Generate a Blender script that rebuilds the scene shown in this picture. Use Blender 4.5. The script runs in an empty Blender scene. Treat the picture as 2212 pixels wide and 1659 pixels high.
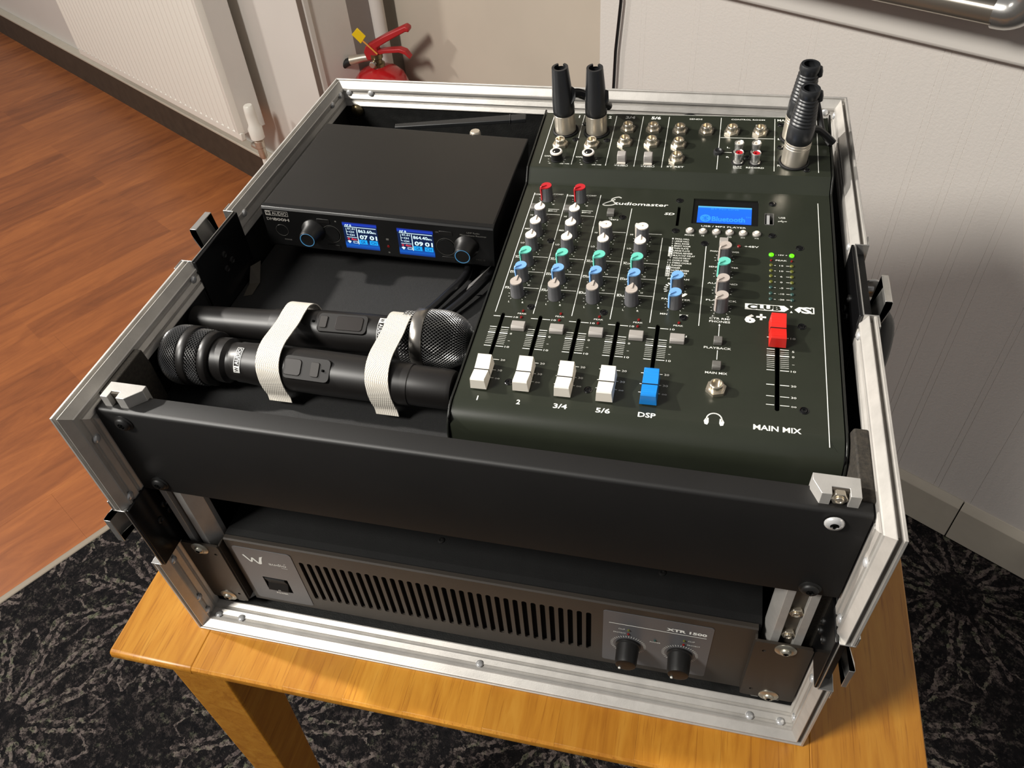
import bpy, bmesh, math, random
from mathutils import Vector, Matrix
random.seed(7)
S = bpy.context.scene
COL = S.collection
PI = math.pi
R_ = math.radians

# ------------------------------------------------------------------ camera
CAM = Vector((0.409032690, -0.273248996, 0.666690913))
CR = ROWS = None
def _rot(v):
    th = math.sqrt(sum(a*a for a in v)); k = [a/th for a in v]
    return Matrix.Rotation(th, 3, Vector(k))
CR = _rot((2.35625226, 0.233634834, -0.186981468))      # rows: right, down, forward
cam = bpy.data.objects.new('camera', bpy.data.cameras.new('camera'))
COL.objects.link(cam)
M = Matrix((CR[0], -CR[1], -CR[2])).transposed().to_4x4()
M.translation = CAM
cam.matrix_world = M
cam.data.sensor_width = 36
cam.data.lens = 36*1705.56/2212
cam.data.clip_start = 0.01
cam.data.clip_end = 60
S.camera = cam

# ------------------------------------------------------------------ room axes
PHI = R_(-30.5)
U = Vector((math.cos(PHI), math.sin(PHI), 0)); N = Vector((-math.sin(PHI), math.cos(PHI), 0))
FZ = -0.73
def rw(u, n, z): return tuple(U*u + N*n + Vector((0, 0, z)))

# ------------------------------------------------------------------ world, lights, exposure
w = bpy.data.worlds.new('world'); S.world = w; w.use_nodes = True
w.node_tree.nodes['Background'].inputs[0].default_value = (0.80, 0.78, 0.78, 1)
w.node_tree.nodes['Background'].inputs[1].default_value = 0.275
def area(name, loc, target, size, power, color, shape='DISK'):
    l = bpy.data.lights.new(name, 'AREA'); l.shape = shape; l.size = size; l.energy = power; l.color = color
    o = bpy.data.objects.new(name, l); COL.objects.link(o); o.location = loc
    o.rotation_euler = (Vector(target)-Vector(loc)).to_track_quat('-Z', 'Y').to_euler(); return o
area('ceiling_light_key', (-1.08, -1.00, 1.88), (0.5, 0.6, 0), 0.55, 77, (1.0, 0.965, 0.90))
sl_ = bpy.data.lights.new('ceiling_spot_left', 'SPOT'); sl_.energy = 380; sl_.color = (1.0, 0.95, 0.88); sl_.spot_size = R_(20); sl_.spot_blend = 0.6; sl_.shadow_soft_size = 0.05
so_ = bpy.data.objects.new('ceiling_spot_left', sl_); COL.objects.link(so_); so_.location = (-1.85, 0.30, 1.62)
so_.rotation_euler = (Vector((0.25, 0.22, 0.22))-so_.location).to_track_quat('-Z', 'Y').to_euler()
area('ceiling_light_back', (0.75, 1.0, 1.75), (0.3, 0.3, 0), 0.22, 5, (1.0, 0.90, 0.80))
area('ceiling_light_far', (-3.2, 0.4, 1.65), (-2.2, 1.2, -0.7), 0.25, 34, (1.0, 0.96, 0.90))
vs = S.view_settings
vs.view_transform = 'Standard'; vs.look = 'None'; vs.exposure = 0.0; vs.gamma = 1.0; vs.use_curve_mapping = False

# ------------------------------------------------------------------ materials
def lin(c):
    c = c/255.0
    return c/12.92 if c <= 0.04045 else ((c+0.055)/1.055)**2.4
def rgb(r, g, b): return (lin(r), lin(g), lin(b), 1)
class NT:
    def __init__(s, name):
        s.m = bpy.data.materials.new(name); s.m.use_nodes = True; s.t = s.m.node_tree
        s.p = s.t.nodes['Principled BSDF']
    def n(s, typ, **kw):
        x = s.t.nodes.new('ShaderNode'+typ)
        for k, v in kw.items(): setattr(x, k, v)
        return x
    def l(s, a, b): s.t.links.new(a, b)
    def math(s, op, a, b=None, c=None):
        x = s.n('Math', operation=op)
        for i, v in enumerate((a, b, c)):
            if v is None: continue
            if isinstance(v, (int, float)): x.inputs[i].default_value = v
            else: s.l(v, x.inputs[i])
        return x.outputs[0]
    def noise(s, vec, scale, detail=3, rough=0.5):
        x = s.n('TexNoise'); x.inputs['Scale'].default_value = scale; x.inputs['Detail'].default_value = detail
        x.inputs['Roughness'].default_value = rough
        if vec is not None: s.l(vec, x.inputs['Vector'])
        return x
    def ramp(s, fac, stops):
        x = s.n('ValToRGB'); e = x.color_ramp.elements
        while len(e) > 1: e.remove(e[-1])
        e[0].position, e[0].color = stops[0]
        for p, c in stops[1:]:
            k = e.new(p); k.color = c
        s.l(fac, x.inputs[0]); return x.outputs[0]
    def mix(s, fac, a, b, blend='MIX'):
        x = s.n('Mix', data_type='RGBA', blend_type=blend)
        for i, v in ((0, fac), (6, a), (7, b)):
            if isinstance(v, (int, float)): x.inputs[i].default_value = v
            elif isinstance(v, tuple): x.inputs[i].default_value = v
            else: s.l(v, x.inputs[i])
        return x.outputs[2]
    def bump(s, h, strength, dist=0.001):
        x = s.n('Bump'); x.inputs['Strength'].default_value = strength; x.inputs['Distance'].default_value = dist
        s.l(h, x.inputs['Height']); s.l(x.outputs[0], s.p.inputs['Normal'])
    def pos(s): return s.n('NewGeometry').outputs['Position']
    def map(s, vec, scale=(1, 1, 1), rot=(0, 0, 0), loc=(0, 0, 0)):
        x = s.n('Mapping'); x.inputs['Scale'].default_value = scale; x.inputs['Rotation'].default_value = rot
        x.inputs['Location'].default_value = loc; s.l(vec, x.inputs['Vector']); return x.outputs[0]
def plain(name, col, rough=0.5, metal=0.0, var=0.0, vscale=60, bump=0.0, bscale=800, coat=0.0, spec=None):
    k = NT(name); p = k.p
    p.inputs['Base Color'].default_value = col; p.inputs['Roughness'].default_value = rough; p.inputs['Metallic'].default_value = metal
    if coat: p.inputs['Coat Weight'].default_value = coat; p.inputs['Coat Roughness'].default_value = 0.15
    if spec is not None: p.inputs['Specular IOR Level'].default_value = spec
    pos = k.pos()
    nz = k.noise(pos, vscale, 4)
    if var:
        lo = tuple(c*(1-var) for c in col[:3])+(1,); hi = tuple(min(1, c*(1+var)) for c in col[:3])+(1,)
        k.l(k.ramp(nz.outputs[0], [(0.3, lo), (0.7, hi)]), p.inputs['Base Color'])
    if bump:
        nb = k.noise(pos, bscale, 2); k.bump(nb.outputs[0], bump, 0.0006)
    return k.m
def glow(name, col, strength):
    k = NT(name); k.p.inputs['Base Color'].default_value = (0, 0, 0, 1)
    k.p.inputs['Emission Color'].default_value = col; k.p.inputs['Emission Strength'].default_value = strength
    return k.m

def alu(name, tint=(196, 192, 186), rough=0.42, scr=0.10):
    k = NT(name); p = k.p; pos = k.pos()
    nz = k.noise(k.map(pos, (40, 40, 40)), 1.0, 6, 0.65)
    k.l(k.ramp(nz.outputs[0], [(0.25, rgb(*[c*(1-scr) for c in tint])), (0.62, rgb(*tint))]), p.inputs['Base Color'])
    p.inputs['Metallic'].default_value = 0.5
    nr = k.noise(pos, 90, 3)
    k.l(k.math('MULTIPLY_ADD', nr.outputs[0], 0.12, rough-0.04), p.inputs['Roughness'])
    k.bump(k.noise(pos, 900, 2).outputs[0], 0.12, 0.0003)
    return k.m
M_alu = alu('aluminium')
M_rail = alu('rail_aluminium', (190, 187, 182), 0.4)
M_rivet = alu('rivet_steel', (205, 205, 205), 0.2, 0.05)
M_chrome = plain('chrome_plate', rgb(196, 194, 190), 0.24, 0.85, 0.08, 60, 0.03, 200)
M_nickel = plain('nickel', rgb(222, 212, 194), 0.20, 0.9, 0.05, 80)
M_satin = plain('satin_nickel', rgb(206, 197, 182), 0.34, 0.75, 0.06, 90)
M_zinc = plain('zinc_washer', rgb(196, 192, 178), 0.35, 0.9, 0.08, 300)
M_black = plain('black_steel', rgb(16, 15, 14), 0.48, 0.0, 0.15, 20, 0.10, 3500)
M_gloss = plain('black_gloss', rgb(14, 14, 15), 0.2)
M_blackm = plain('black_matt', rgb(11, 11, 11), 0.6, 0.0, 0.2, 60, 0.15, 1500, spec=.35)
M_hole = plain('dark_void', rgb(4, 4, 4), 0.9, spec=0.1)
M_ply = plain('black_laminate', rgb(20, 20, 19), 0.5, 0.0, 0.3, 120, 0.3, 900)
M_plywood = plain('raw_plywood_edge', rgb(40, 35, 28), 0.8, 0.0, 0.5, 500, 0.4, 900)
M_shelf = plain('black_shelf_coat', rgb(21, 21, 21), 0.62, 0.0, 0.25, 400, 0.4, 3200)
M_rec = plain('receiver_case', rgb(15, 14, 13), 0.38, 0.0, 0.12, 30, 0.10, 3600)
M_recface = plain('receiver_face', rgb(12, 12, 12), 0.35, 0.0, 0.1, 60)
M_mix = plain('mixer_paint', rgb(37, 40, 32), 0.27, 0.0, 0.08, 25, 0.05, 3000)
M_trim = plain('mixer_side_trim', rgb(24, 25, 22), 0.3)
M_print = plain('white_print', rgb(225, 225, 218), 0.6)
M_printdim = plain('grey_print', rgb(120, 120, 115), 0.6)
M_knob = plain('knob_grey', rgb(76, 76, 78), 0.5, 0.0, 0.05, 300)
M_cap = {'red': plain('cap_red', rgb(172, 30, 38), 0.45), 'white': plain('cap_white', rgb(226, 216, 204), 0.5),
         'green': plain('cap_green', rgb(98, 190, 172), 0.45), 'blue': plain('cap_blue', rgb(112, 160, 212), 0.45),
         'grey': plain('cap_grey', rgb(172, 162, 154), 0.5)}
M_fader = {'white': plain('fader_white', rgb(232, 225, 212), 0.42), 'blue': plain('fader_blue', rgb(28, 128, 210), 0.3),
           'red': plain('fader_red', rgb(200, 34, 26), 0.4)}
M_btn = plain('button_grey', rgb(148, 143, 138), 0.5)
M_btnd = plain('button_dark_grey', rgb(92, 90, 86), 0.5)
M_led_g = glow('led_green_lit', (0.10, 1.0, 0.0, 1), 2.2)
M_led_r = plain('led_red_off', rgb(110, 14, 14), 0.2)
M_led_y = plain('led_yellow_off', rgb(84, 86, 30), 0.2)
M_led_t = plain('led_teal_off', rgb(40, 66, 62), 0.2)
M_rubber = plain('black_rubber', rgb(26, 27, 28), 0.45, 0.0, 0.1, 80)
M_cable = plain('black_cable', rgb(18, 18, 20), 0.35)
M_dblrubber = plain('ribbed_boot', rgb(32, 33, 35), 0.36, 0.0, 0.1, 80)
M_mic = plain('mic_black', rgb(22, 20, 19), 0.42, 0.0, 0.1, 40)
M_micring = plain('mic_ring', rgb(150, 146, 140), 0.3, 0.9)
M_mesh = plain('mic_grille_steel', rgb(150, 150, 150), 0.3, 0.9)
M_amp = plain('amp_face', rgb(56, 51, 46), 0.42, 0.25, 0.1, 15, 0.12, 2200)
M_amppl = plain('amp_overlay', rgb(92, 92, 94), 0.4, 0.2, 0.05, 20)
M_ear = plain('amp_ear', rgb(52, 46, 40), 0.42, 0.2, 0.1, 20, 0.12, 2200)
M_white = plain('painted_white', rgb(216, 211, 204), 0.5, 0.0, 0.02, 5, 0.25, 160)
M_radi = plain('radiator_white', rgb(234, 230, 220), 0.35)
M_wallb = plain('beige_paint', rgb(202, 191, 175), 0.6, 0.0, 0.03, 6, 0.2, 200)
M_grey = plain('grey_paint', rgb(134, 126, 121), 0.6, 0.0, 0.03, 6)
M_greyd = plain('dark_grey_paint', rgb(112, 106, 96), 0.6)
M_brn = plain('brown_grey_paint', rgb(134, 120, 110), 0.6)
M_skd = plain('dark_brown_skirting', rgb(66, 55, 44), 0.6, 0.0, 0.15, 30)
M_cream = plain('cream_gloss', rgb(196, 188, 172), 0.4, 0.0, 0.03, 30)
M_red = plain('extinguisher_red', rgb(180, 28, 32), 0.22, coat=0.6)
M_thr = plain('threshold_strip', rgb(158, 146, 130), 0.5)
M_redd = plain('lever_red', rgb(176, 36, 40), 0.4)
M_yel = plain('yellow_tag', rgb(238, 200, 20), 0.45)
M_brass = plain('brass', rgb(140, 126, 96), 0.3, 0.9, 0.1, 90)
M_frame = plain('brushed_frame', rgb(188, 180, 168), 0.30, 0.9, 0.05, 8)
M_foil = plain('crumpled_foil', rgb(200, 198, 196), 0.3, 0.9)

def mat_strap():
    k = NT('white_webbing'); pos = k.pos()
    k.p.inputs['Roughness'].default_value = 0.85
    a = k.n('TexWave'); a.wave_type = 'BANDS'; a.bands_direction = 'X'; a.inputs['Scale'].default_value = 260
    b = k.n('TexWave'); b.wave_type = 'BANDS'; b.bands_direction = 'Y'; b.inputs['Scale'].default_value = 330
    mp = k.map(pos, rot=(0.3, 0.2, 0.7)); k.l(mp, a.inputs[0]); k.l(mp, b.inputs[0])
    h = k.math('MULTIPLY', a.outputs[1], b.outputs[1])
    k.l(k.ramp(h, [(0.0, rgb(196, 190, 178)), (0.6, rgb(228, 222, 212))]), k.p.inputs['Base Color'])
    k.bump(h, 0.6, 0.0006); return k.m
M_strap = mat_strap()

def mat_table():
    k = NT('oiled_beech'); pos = k.pos()
    oi = k.n('ObjectInfo')
    off = k.n('Combine' + 'XYZ'); k.l(k.math('MULTIPLY', oi.outputs['Random'], 37), off.inputs[0]); k.l(k.math('MULTIPLY', oi.outputs['Random'], 11), off.inputs[2])
    va = k.n('VectorMath', operation='ADD'); k.l(pos, va.inputs[0]); k.l(off.outputs[0], va.inputs[1])
    st = k.map(va.outputs[0], (38, 4.5, 38))
    n1 = k.noise(st, 1.6, 6, 0.62); n1.inputs['Distortion'].default_value = 0.9
    n2 = k.noise(k.map(va.outputs[0], (600, 22, 600)), 1.0, 3)
    base = k.ramp(n1.outputs[0], [(0.30, rgb(170, 110, 32)), (0.50, rgb(190, 130, 42)), (0.72, rgb(203, 147, 56))])
    pore = k.ramp(n2.outputs[0], [(0.30, rgb(150, 92, 28)), (0.43, (1, 1, 1, 1))])
    c = k.mix(0.35, base, pore, 'MULTIPLY')
    tone = k.ramp(oi.outputs['Random'], [(0.0, (0.84, 0.78, 0.70, 1)), (0.5, (0.95, 0.92, 0.88, 1)), (1.0, (1.08, 1.08, 1.04, 1))])
    k.l(k.mix(1.0, c, tone, 'MULTIPLY'), k.p.inputs['Base Color'])
    k.p.inputs['Roughness'].default_value = 0.36
    k.bump(n2.outputs[0], 0.06, 0.0003); return k.m
M_table = mat_table()

def mat_floor():
    k = NT('wood_plank_floor'); pos = k.pos()
    q = k.map(pos, rot=(0, 0, -PHI + PI/2))        # x runs along the boards, y across
    br = k.n('TexBrick'); br.offset = 0.37; br.offset_frequency = 1; br.squash = 1
    br.inputs['Scale'].default_value = 1.0; br.inputs['Brick Width'].default_value = 0.52; br.inputs['Row Height'].default_value = 0.093
    br.inputs['Mortar Size'].default_value = 0.0; br.inputs['Color1'].default_value = (0, 0, 0, 1); br.inputs['Color2'].default_value = (1, 1, 1, 1)
    k.l(q, br.inputs['Vector'])
    n1 = k.noise(k.map(q, (2.6, 14, 1)), 1.5, 7, 0.66); n1.inputs['Distortion'].default_value = 1.3
    n3 = k.noise(k.map(q, (0.9, 4, 1)), 1.6, 2)
    g = k.math('ADD', k.math('MULTIPLY', n1.outputs[0], 0.62), k.math('MULTIPLY', br.outputs[0], 0.15))
    g = k.math('ADD', g, k.math('MULTIPLY', n3.outputs[0], 0.22))
    c = k.ramp(g, [(0.25, rgb(112, 63, 35)), (0.45, rgb(150, 87, 47)), (0.62, rgb(172, 103, 55)), (0.84, rgb(202, 132, 70))])
    k.l(c, k.p.inputs['Base Color']); k.p.inputs['Roughness'].default_value = 0.42
    k.bump(n1.outputs[0], 0.15, 0.0008); return k.m
M_floor = mat_floor()

def mat_carpet():
    k = NT('starburst_carpet'); pos = k.pos()
    q = k.map(pos, rot=(0, 0, -PHI))
    wob = k.noise(q, 60, 3); wv = k.n('VectorMath', operation='MULTIPLY_ADD')
    k.l(wob.outputs[1], wv.inputs[0]); wv.inputs[1].default_value = (0.022, 0.022, 0); k.l(q, wv.inputs[2])
    sp = k.n('SeparateXYZ'); k.l(wv.outputs[0], sp.inputs[0])
    def cell(o, c0, s_):
        f = k.math('FRACT', k.math('ADD', k.math('MULTIPLY', k.math('SUBTRACT', o, c0), 1/s_), 20.5))
        return k.math('MULTIPLY', k.math('SUBTRACT', f, 0.5), s_)
    x = cell(sp.outputs[0], -0.634, 0.385); y = cell(sp.outputs[1], 0.033, 0.342)
    ang = k.math('ARCTAN2', y, x)
    r = k.math('SQRT', k.math('ADD', k.math('MULTIPLY', x, x), k.math('MULTIPLY', y, y)))
    NN = 13
    t = k.math('MULTIPLY', ang, NN/(2*PI)); fr = k.math('FRACT', k.math('ADD', t, 40.0))
    d1 = k.math('ABSOLUTE', k.math('SUBTRACT', fr, 0.5))                       # 0 on the ray, .5 between
    dist = k.math('MULTIPLY', k.math('MULTIPLY', d1, 2*PI/NN), r)              # metres from the ray
    dd = k.math('ABSOLUTE', k.math('SUBTRACT', dist, 0.0085))                   # two strokes per ray
    stroke = k.math('LESS_THAN', dd, 0.0042)
    rin = k.math('GREATER_THAN', r, 0.045)
    rmax = k.math('ADD', 0.12, k.math('MULTIPLY', k.noise(q, 9.0, 1).outputs[0], 0.15))
    rout = k.math('LESS_THAN', r, rmax)
    rays = k.math('MULTIPLY', k.math('MULTIPLY', stroke, rin), rout)
    zz = k.math('ADD', 0.135, k.math('MULTIPLY', d1, 0.11))
    ring = k.math('LESS_THAN', k.math('ABSOLUTE', k.math('SUBTRACT', r, zz)), 0.0042)
    pat = k.math('MAXIMUM', rays, ring)
    brk = k.noise(q, 130, 3, 0.7); br = k.math('SMOOTH_MIN', k.math('MULTIPLY', k.math('MAXIMUM', k.math('SUBTRACT', brk.outputs[0], 0.42), 0.0), 6.5), 1.0, 0.1)
    spk = k.noise(q, 75, 4, 0.8); sk = k.math('MINIMUM', k.math('MULTIPLY', k.math('MAXIMUM', k.math('SUBTRACT', spk.outputs[0], 0.51), 0.0), 6.0), 1.0)
    pat = k.math('MAXIMUM', k.math('MULTIPLY', pat, br), k.math('MULTIPLY', sk, 0.5))
    tint = k.ramp(k.noise(q, 60, 2).outputs[0], [(0.35, rgb(92, 82, 80)), (0.55, rgb(116, 106, 100)), (0.68, rgb(100, 102, 84))])
    base = k.ramp(k.noise(q, 70, 4, 0.7).outputs[0], [(0.35, rgb(12, 12, 15)), (0.60, rgb(26, 24, 25)), (0.75, rgb(44, 38, 38))])
    k.l(k.mix(pat, base, tint), k.p.inputs['Base Color'])
    k.p.inputs['Roughness'].default_value = 0.95; k.p.inputs['Specular IOR Level'].default_value = 0.15
    k.bump(k.noise(q, 420, 2).outputs[0], 0.8, 0.003); return k.m
M_carpet = mat_carpet()

def mat_tg():
    k = NT('painted_boarding'); pos = k.pos()
    q = k.map(pos, (60, 60, 1.2))
    n1 = k.noise(q, 1.0, 3); n2 = k.noise(pos, 240, 4, 0.6)
    k.p.inputs['Base Color'].default_value = rgb(220, 214, 207); k.p.inputs['Roughness'].default_value = 0.5
    k.bump(k.math('ADD', k.math('MULTIPLY', n1.outputs[0], 1.4), k.math('MULTIPLY', n2.outputs[0], 1.0)), 0.45, 0.0012); return k.m
M_tg = mat_tg()

# ------------------------------------------------------------------ mesh helpers
def link(name, me, mat, parent=None, smooth=False, bevel=0.0, seg=2, ang=40):
    o = bpy.data.objects.new(name, me); COL.objects.link(o)
    if parent is not None: o.parent = parent
    if mat is not None and not me.materials: me.materials.append(mat)
    if smooth:
        for p in me.polygons: p.use_smooth = True
        me.set_sharp_from_angle(angle=R_(ang))
    if bevel:
        b = o.modifiers.new('bevel', 'BEVEL'); b.width = bevel; b.segments = seg; b.limit_method = 'ANGLE'; b.angle_limit = R_(35); b.harden_normals = False
        if not smooth:
            for p in me.polygons: p.use_smooth = True
            me.set_sharp_from_angle(angle=R_(30))
    return o
class MB:
    """collects shapes into one mesh"""
    def __init__(s, xf=None): s.v = []; s.f = []; s.xf = xf
    def add(s, vs, fs, xf=None):
        b = len(s.v)
        for p in vs:
            p = Vector(p)
            if xf is not None: p = xf @ p
            if s.xf is not None: p = s.xf @ p
            s.v.append(tuple(p))
        s.f += [tuple(i+b for i in f) for f in fs]; return s
    def box(s, x0, x1, y0, y1, z0, z1, xf=None):
        return s.add([(x0, y0, z0), (x1, y0, z0), (x1, y1, z0), (x0, y1, z0), (x0, y0, z1), (x1, y0, z1), (x1, y1, z1), (x0, y1, z1)],
                     [(0, 3, 2, 1), (4, 5, 6, 7), (0, 1, 5, 4), (1, 2, 6, 5), (2, 3, 7, 6), (3, 0, 4, 7)], xf)
    def lathe(s, prof, xf=None, n=24, mod=None):
        """prof: (r, z) list; closed at ends"""
        vs, fs = [], []
        for (r, z) in prof:
            for i in range(n):
                a = 2*PI*i/n; rr = r*(mod(i, z) if mod else 1)
                vs.append((rr*math.cos(a), rr*math.sin(a), z))
        for j in range(len(prof)-1):
            for i in range(n):
                a, b = j*n+i, j*n+(i+1) % n
                fs.append((a, b, b+n, a+n))
        fs.append(tuple(reversed(range(n)))); fs.append(tuple(range((len(prof)-1)*n, len(prof)*n)))
        return s.add(vs, fs, xf)
    def prism(s, poly, a0, a1, ax='x', xf=None):
        """poly in the other two axes, extruded along ax"""
        def P(a, p): return {'x': (a, p[0], p[1]), 'y': (p[0], a, p[1]), 'z': (p[0], p[1], a)}[ax]
        n = len(poly); vs = [P(a0, p) for p in poly]+[P(a1, p) for p in poly]
        fs = [(i, (i+1) % n, (i+1) % n+n, i+n) for i in range(n)]+[tuple(reversed(range(n))), tuple(range(n, 2*n))]
        return s.add(vs, fs, xf)
    def tube(s, pts, r, n=8, closed=False, xf=None):
        pts = [Vector(p) for p in pts]; vs, fs = [], []; m = len(pts); up = Vector((0, 0, 1)); prev = None
        for i, p in enumerate(pts):
            t = (pts[(i+1) % m if closed else min(i+1, m-1)] - pts[(i-1) % m if closed else max(i-1, 0)]).normalized()
            if prev is None:
                a = t.cross(up) if abs(t.dot(up)) < .95 else t.cross(Vector((1, 0, 0)))
            else: a = prev - t*prev.dot(t)
            a.normalize(); prev = a; b = t.cross(a)
            rr = r[i] if isinstance(r, (list, tuple)) else r
            for j in range(n):
                c = 2*PI*j/n; vs.append(p+a*(rr*math.cos(c))+b*(rr*math.sin(c)))
        for i in range(m if closed else m-1):
            for j in range(n):
                q = (i+1) % m
                fs.append((i*n+j, i*n+(j+1) % n, q*n+(j+1) % n, q*n+j))
        if not closed: fs.append(tuple(reversed(range(n)))); fs.append(tuple(range((m-1)*n, m*n)))
        return s.add(vs, fs, xf)
    def mesh(s, name='m'):
        me = bpy.data.meshes.new(name); me.from_pydata(s.v, [], s.f)
        bm = bmesh.new(); bm.from_mesh(me); bmesh.ops.recalc_face_normals(bm, faces=bm.faces); bm.to_mesh(me); bm.free()
        me.update(); return me
    def build(s, name, mat, parent=None, **kw): return link(name, s.mesh(name), mat, parent, **kw)
def box(name, x0, x1, y0, y1, z0, z1, mat, parent=None, bevel=0.0, **kw):
    return MB().box(x0, x1, y0, y1, z0, z1).build(name, mat, parent, bevel=bevel, **kw)
def T(x, y, z): return Matrix.Translation((x, y, z))
def RX(a): return Matrix.Rotation(a, 4, 'X')
def RY(a): return Matrix.Rotation(a, 4, 'Y')
def RZ(a): return Matrix.Rotation(a, 4, 'Z')
def frame(o, x, y, z):
    m = Matrix((x, y, z)).transposed().to_4x4(); m.translation = Vector(o); return m
def smooth_path(pts, k=6):
    pts = [Vector(p) for p in pts]; out = []
    P = [pts[0]]+pts+[pts[-1]]
    for i in range(1, len(P)-2):
        for j in range(k):
            t = j/k; a, b, c, d = P[i-1], P[i], P[i+1], P[i+2]
            out.append(0.5*((2*b)+(-a+c)*t+(2*a-5*b+4*c-d)*t*t+(-a+3*b-3*c+d)*t*t*t))
    out.append(pts[-1]); return out
def thing(name, label, cat, mat4=None, group=None):
    o = bpy.data.objects.new(name, None); COL.objects.link(o); o.empty_display_size = 0.02
    if mat4 is not None: o.matrix_world = mat4
    o['label'] = label; o['category'] = cat
    if group: o['group'] = group
    return o
def tag(o, label, cat, group=None):
    o['label'] = label; o['category'] = cat
    if group: o['group'] = group
    return o
def copy_part(o, parent, **kw):
    c = o.copy(); COL.objects.link(c); c.parent = parent
    for k, v in kw.items(): setattr(c, k, v)
    for ch in list(o.children):
        d = ch.copy(); COL.objects.link(d); d.parent = c
    return c
def rrect(x0, x1, y0, y1, r, n=4):
    out = []
    for cx, cy, a0 in ((x1-r, y1-r, 0), (x0+r, y1-r, 90), (x0+r, y0+r, 180), (x1-r, y0+r, 270)):
        for i in range(n+1):
            a = R_(a0+90*i/n); out.append((cx+r*math.cos(a), cy+r*math.sin(a)))
    return out
def circ(cx, cy, r, n=16): return [(cx+r*math.cos(2*PI*i/n), cy+r*math.sin(2*PI*i/n)) for i in range(n)]
def plate(outline, holes, z0, z1):
    """flat plate with holes between z0 and z1 (local xy plane) -> MB"""
    cu = bpy.data.curves.new('plate', 'CURVE'); cu.dimensions = '2D'; cu.fill_mode = 'BOTH'; cu.extrude = (z1-z0)/2
    for poly in [outline]+holes:
        sp = cu.splines.new('POLY'); sp.points.add(len(poly)-1)
        for i, p in enumerate(poly): sp.points[i].co = (p[0], p[1], 0, 1)
        sp.use_cyclic_u = True
    o = bpy.data.objects.new('plate', cu); COL.objects.link(o)
    dg = bpy.context.evaluated_depsgraph_get(); me = bpy.data.meshes.new_from_object(o.evaluated_get(dg))
    mb = MB(); mb.add([(v.co.x, v.co.y, v.co.z+(z0+z1)/2) for v in me.vertices], [tuple(p.vertices) for p in me.polygons])
    bpy.data.objects.remove(o); bpy.data.curves.remove(cu); bpy.data.meshes.remove(me)
    return mb
_tc = {}
def text_geo(body, bold=0.0):
    """unit-size text, centred; returns verts, faces, width"""
    key = (body, bold)
    if key in _tc: return _tc[key]
    cu = bpy.data.curves.new('t', 'FONT'); cu.body = body; cu.size = 1.0; cu.resolution_u = 2; cu.offset = bold
    cu.align_x = 'LEFT'; cu.fill_mode = 'FRONT'
    o = bpy.data.objects.new('t', cu); COL.objects.link(o)
    dg = bpy.context.evaluated_depsgraph_get(); me = bpy.data.meshes.new_from_object(o.evaluated_get(dg))
    vs = [tuple(v.co) for v in me.vertices]; fs = [tuple(p.vertices) for p in me.polygons]
    bpy.data.objects.remove(o); bpy.data.curves.remove(cu); bpy.data.meshes.remove(me)
    _tc[key] = (vs, fs); return _tc[key]
def put_text(mb, body, cx, cy, cap, width=None, z=0.0, bold=0.0, rot=0.0, shear=0.0, align='c', xf=None):
    """cap: capital height in metres; width: total width in metres (or natural)"""
    vs, fs = text_geo(body, bold)
    if not vs: return
    x0 = min(v[0] for v in vs); x1 = max(v[0] for v in vs); H = 0.70
    s = cap/H; sx = s if width is None else width/(x1-x0)
    W = (x1-x0)*sx; ox = {'c': -W/2, 'l': 0, 'r': -W}[align]
    c, sn = math.cos(rot), math.sin(rot); out = []
    for (x, y, _) in vs:
        px = (x-x0)*sx+ox; py = y*s-cap/2; px += shear*py
        out.append((cx+px*c-py*sn, cy+px*sn+py*c, z))
    mb.add(out, fs, xf)

# ==================================================================== THE ROOM
RM = frame((0, 0, 0), U, N, Vector((0, 0, 1)))
def rbox(name, u0, u1, n0, n1, z0, z1, mat, parent=None, bevel=0.0, kind=None):
    o = MB(RM).box(u0, u1, n0, n1, z0, z1).build(name, mat, parent, bevel=bevel)
    if kind: o['kind'] = kind
    return o
floor = rbox('floor', -5.2, 3.0, -2.2, 1.6, FZ-0.05, FZ-0.012, M_hole, kind='structure')
n_pl = 0
u1 = -0.915
while u1 > -5.1:
    u0 = u1-0.186; s0 = -2.2+random.random()*-1.0
    while s0 < 1.08:
        a, b = max(s0, -2.2), min(s0+1.25, 1.08)
        if 1.08-b < 0.2: b = 1.08; s0 = 2
        if b-a > 0.001:
            rbox('plank', u0+0.00006, u1-0.00006, a+0.00006, b-0.00006, FZ-0.012, FZ, M_floor, floor, bevel=0.0002)
        s0 += 1.25
    u1 = u0
tr = rbox('trim_1', -0.9165, -0.900, -2.2, 1.07, FZ-0.011, FZ+0.004, M_thr, bevel=0.003, kind='structure')
cp = rbox('carpet', -0.8995, 3.0, -2.2, 1.155, FZ-0.012, FZ+0.003, M_carpet)
tag(cp, 'dark carpet with grey starburst pattern covering the floor under the table', 'carpet')
rbox('floor_recess', -1.405, -0.46, 1.155, 1.41, FZ-0.012, FZ, M_carpet, kind='structure')
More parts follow.
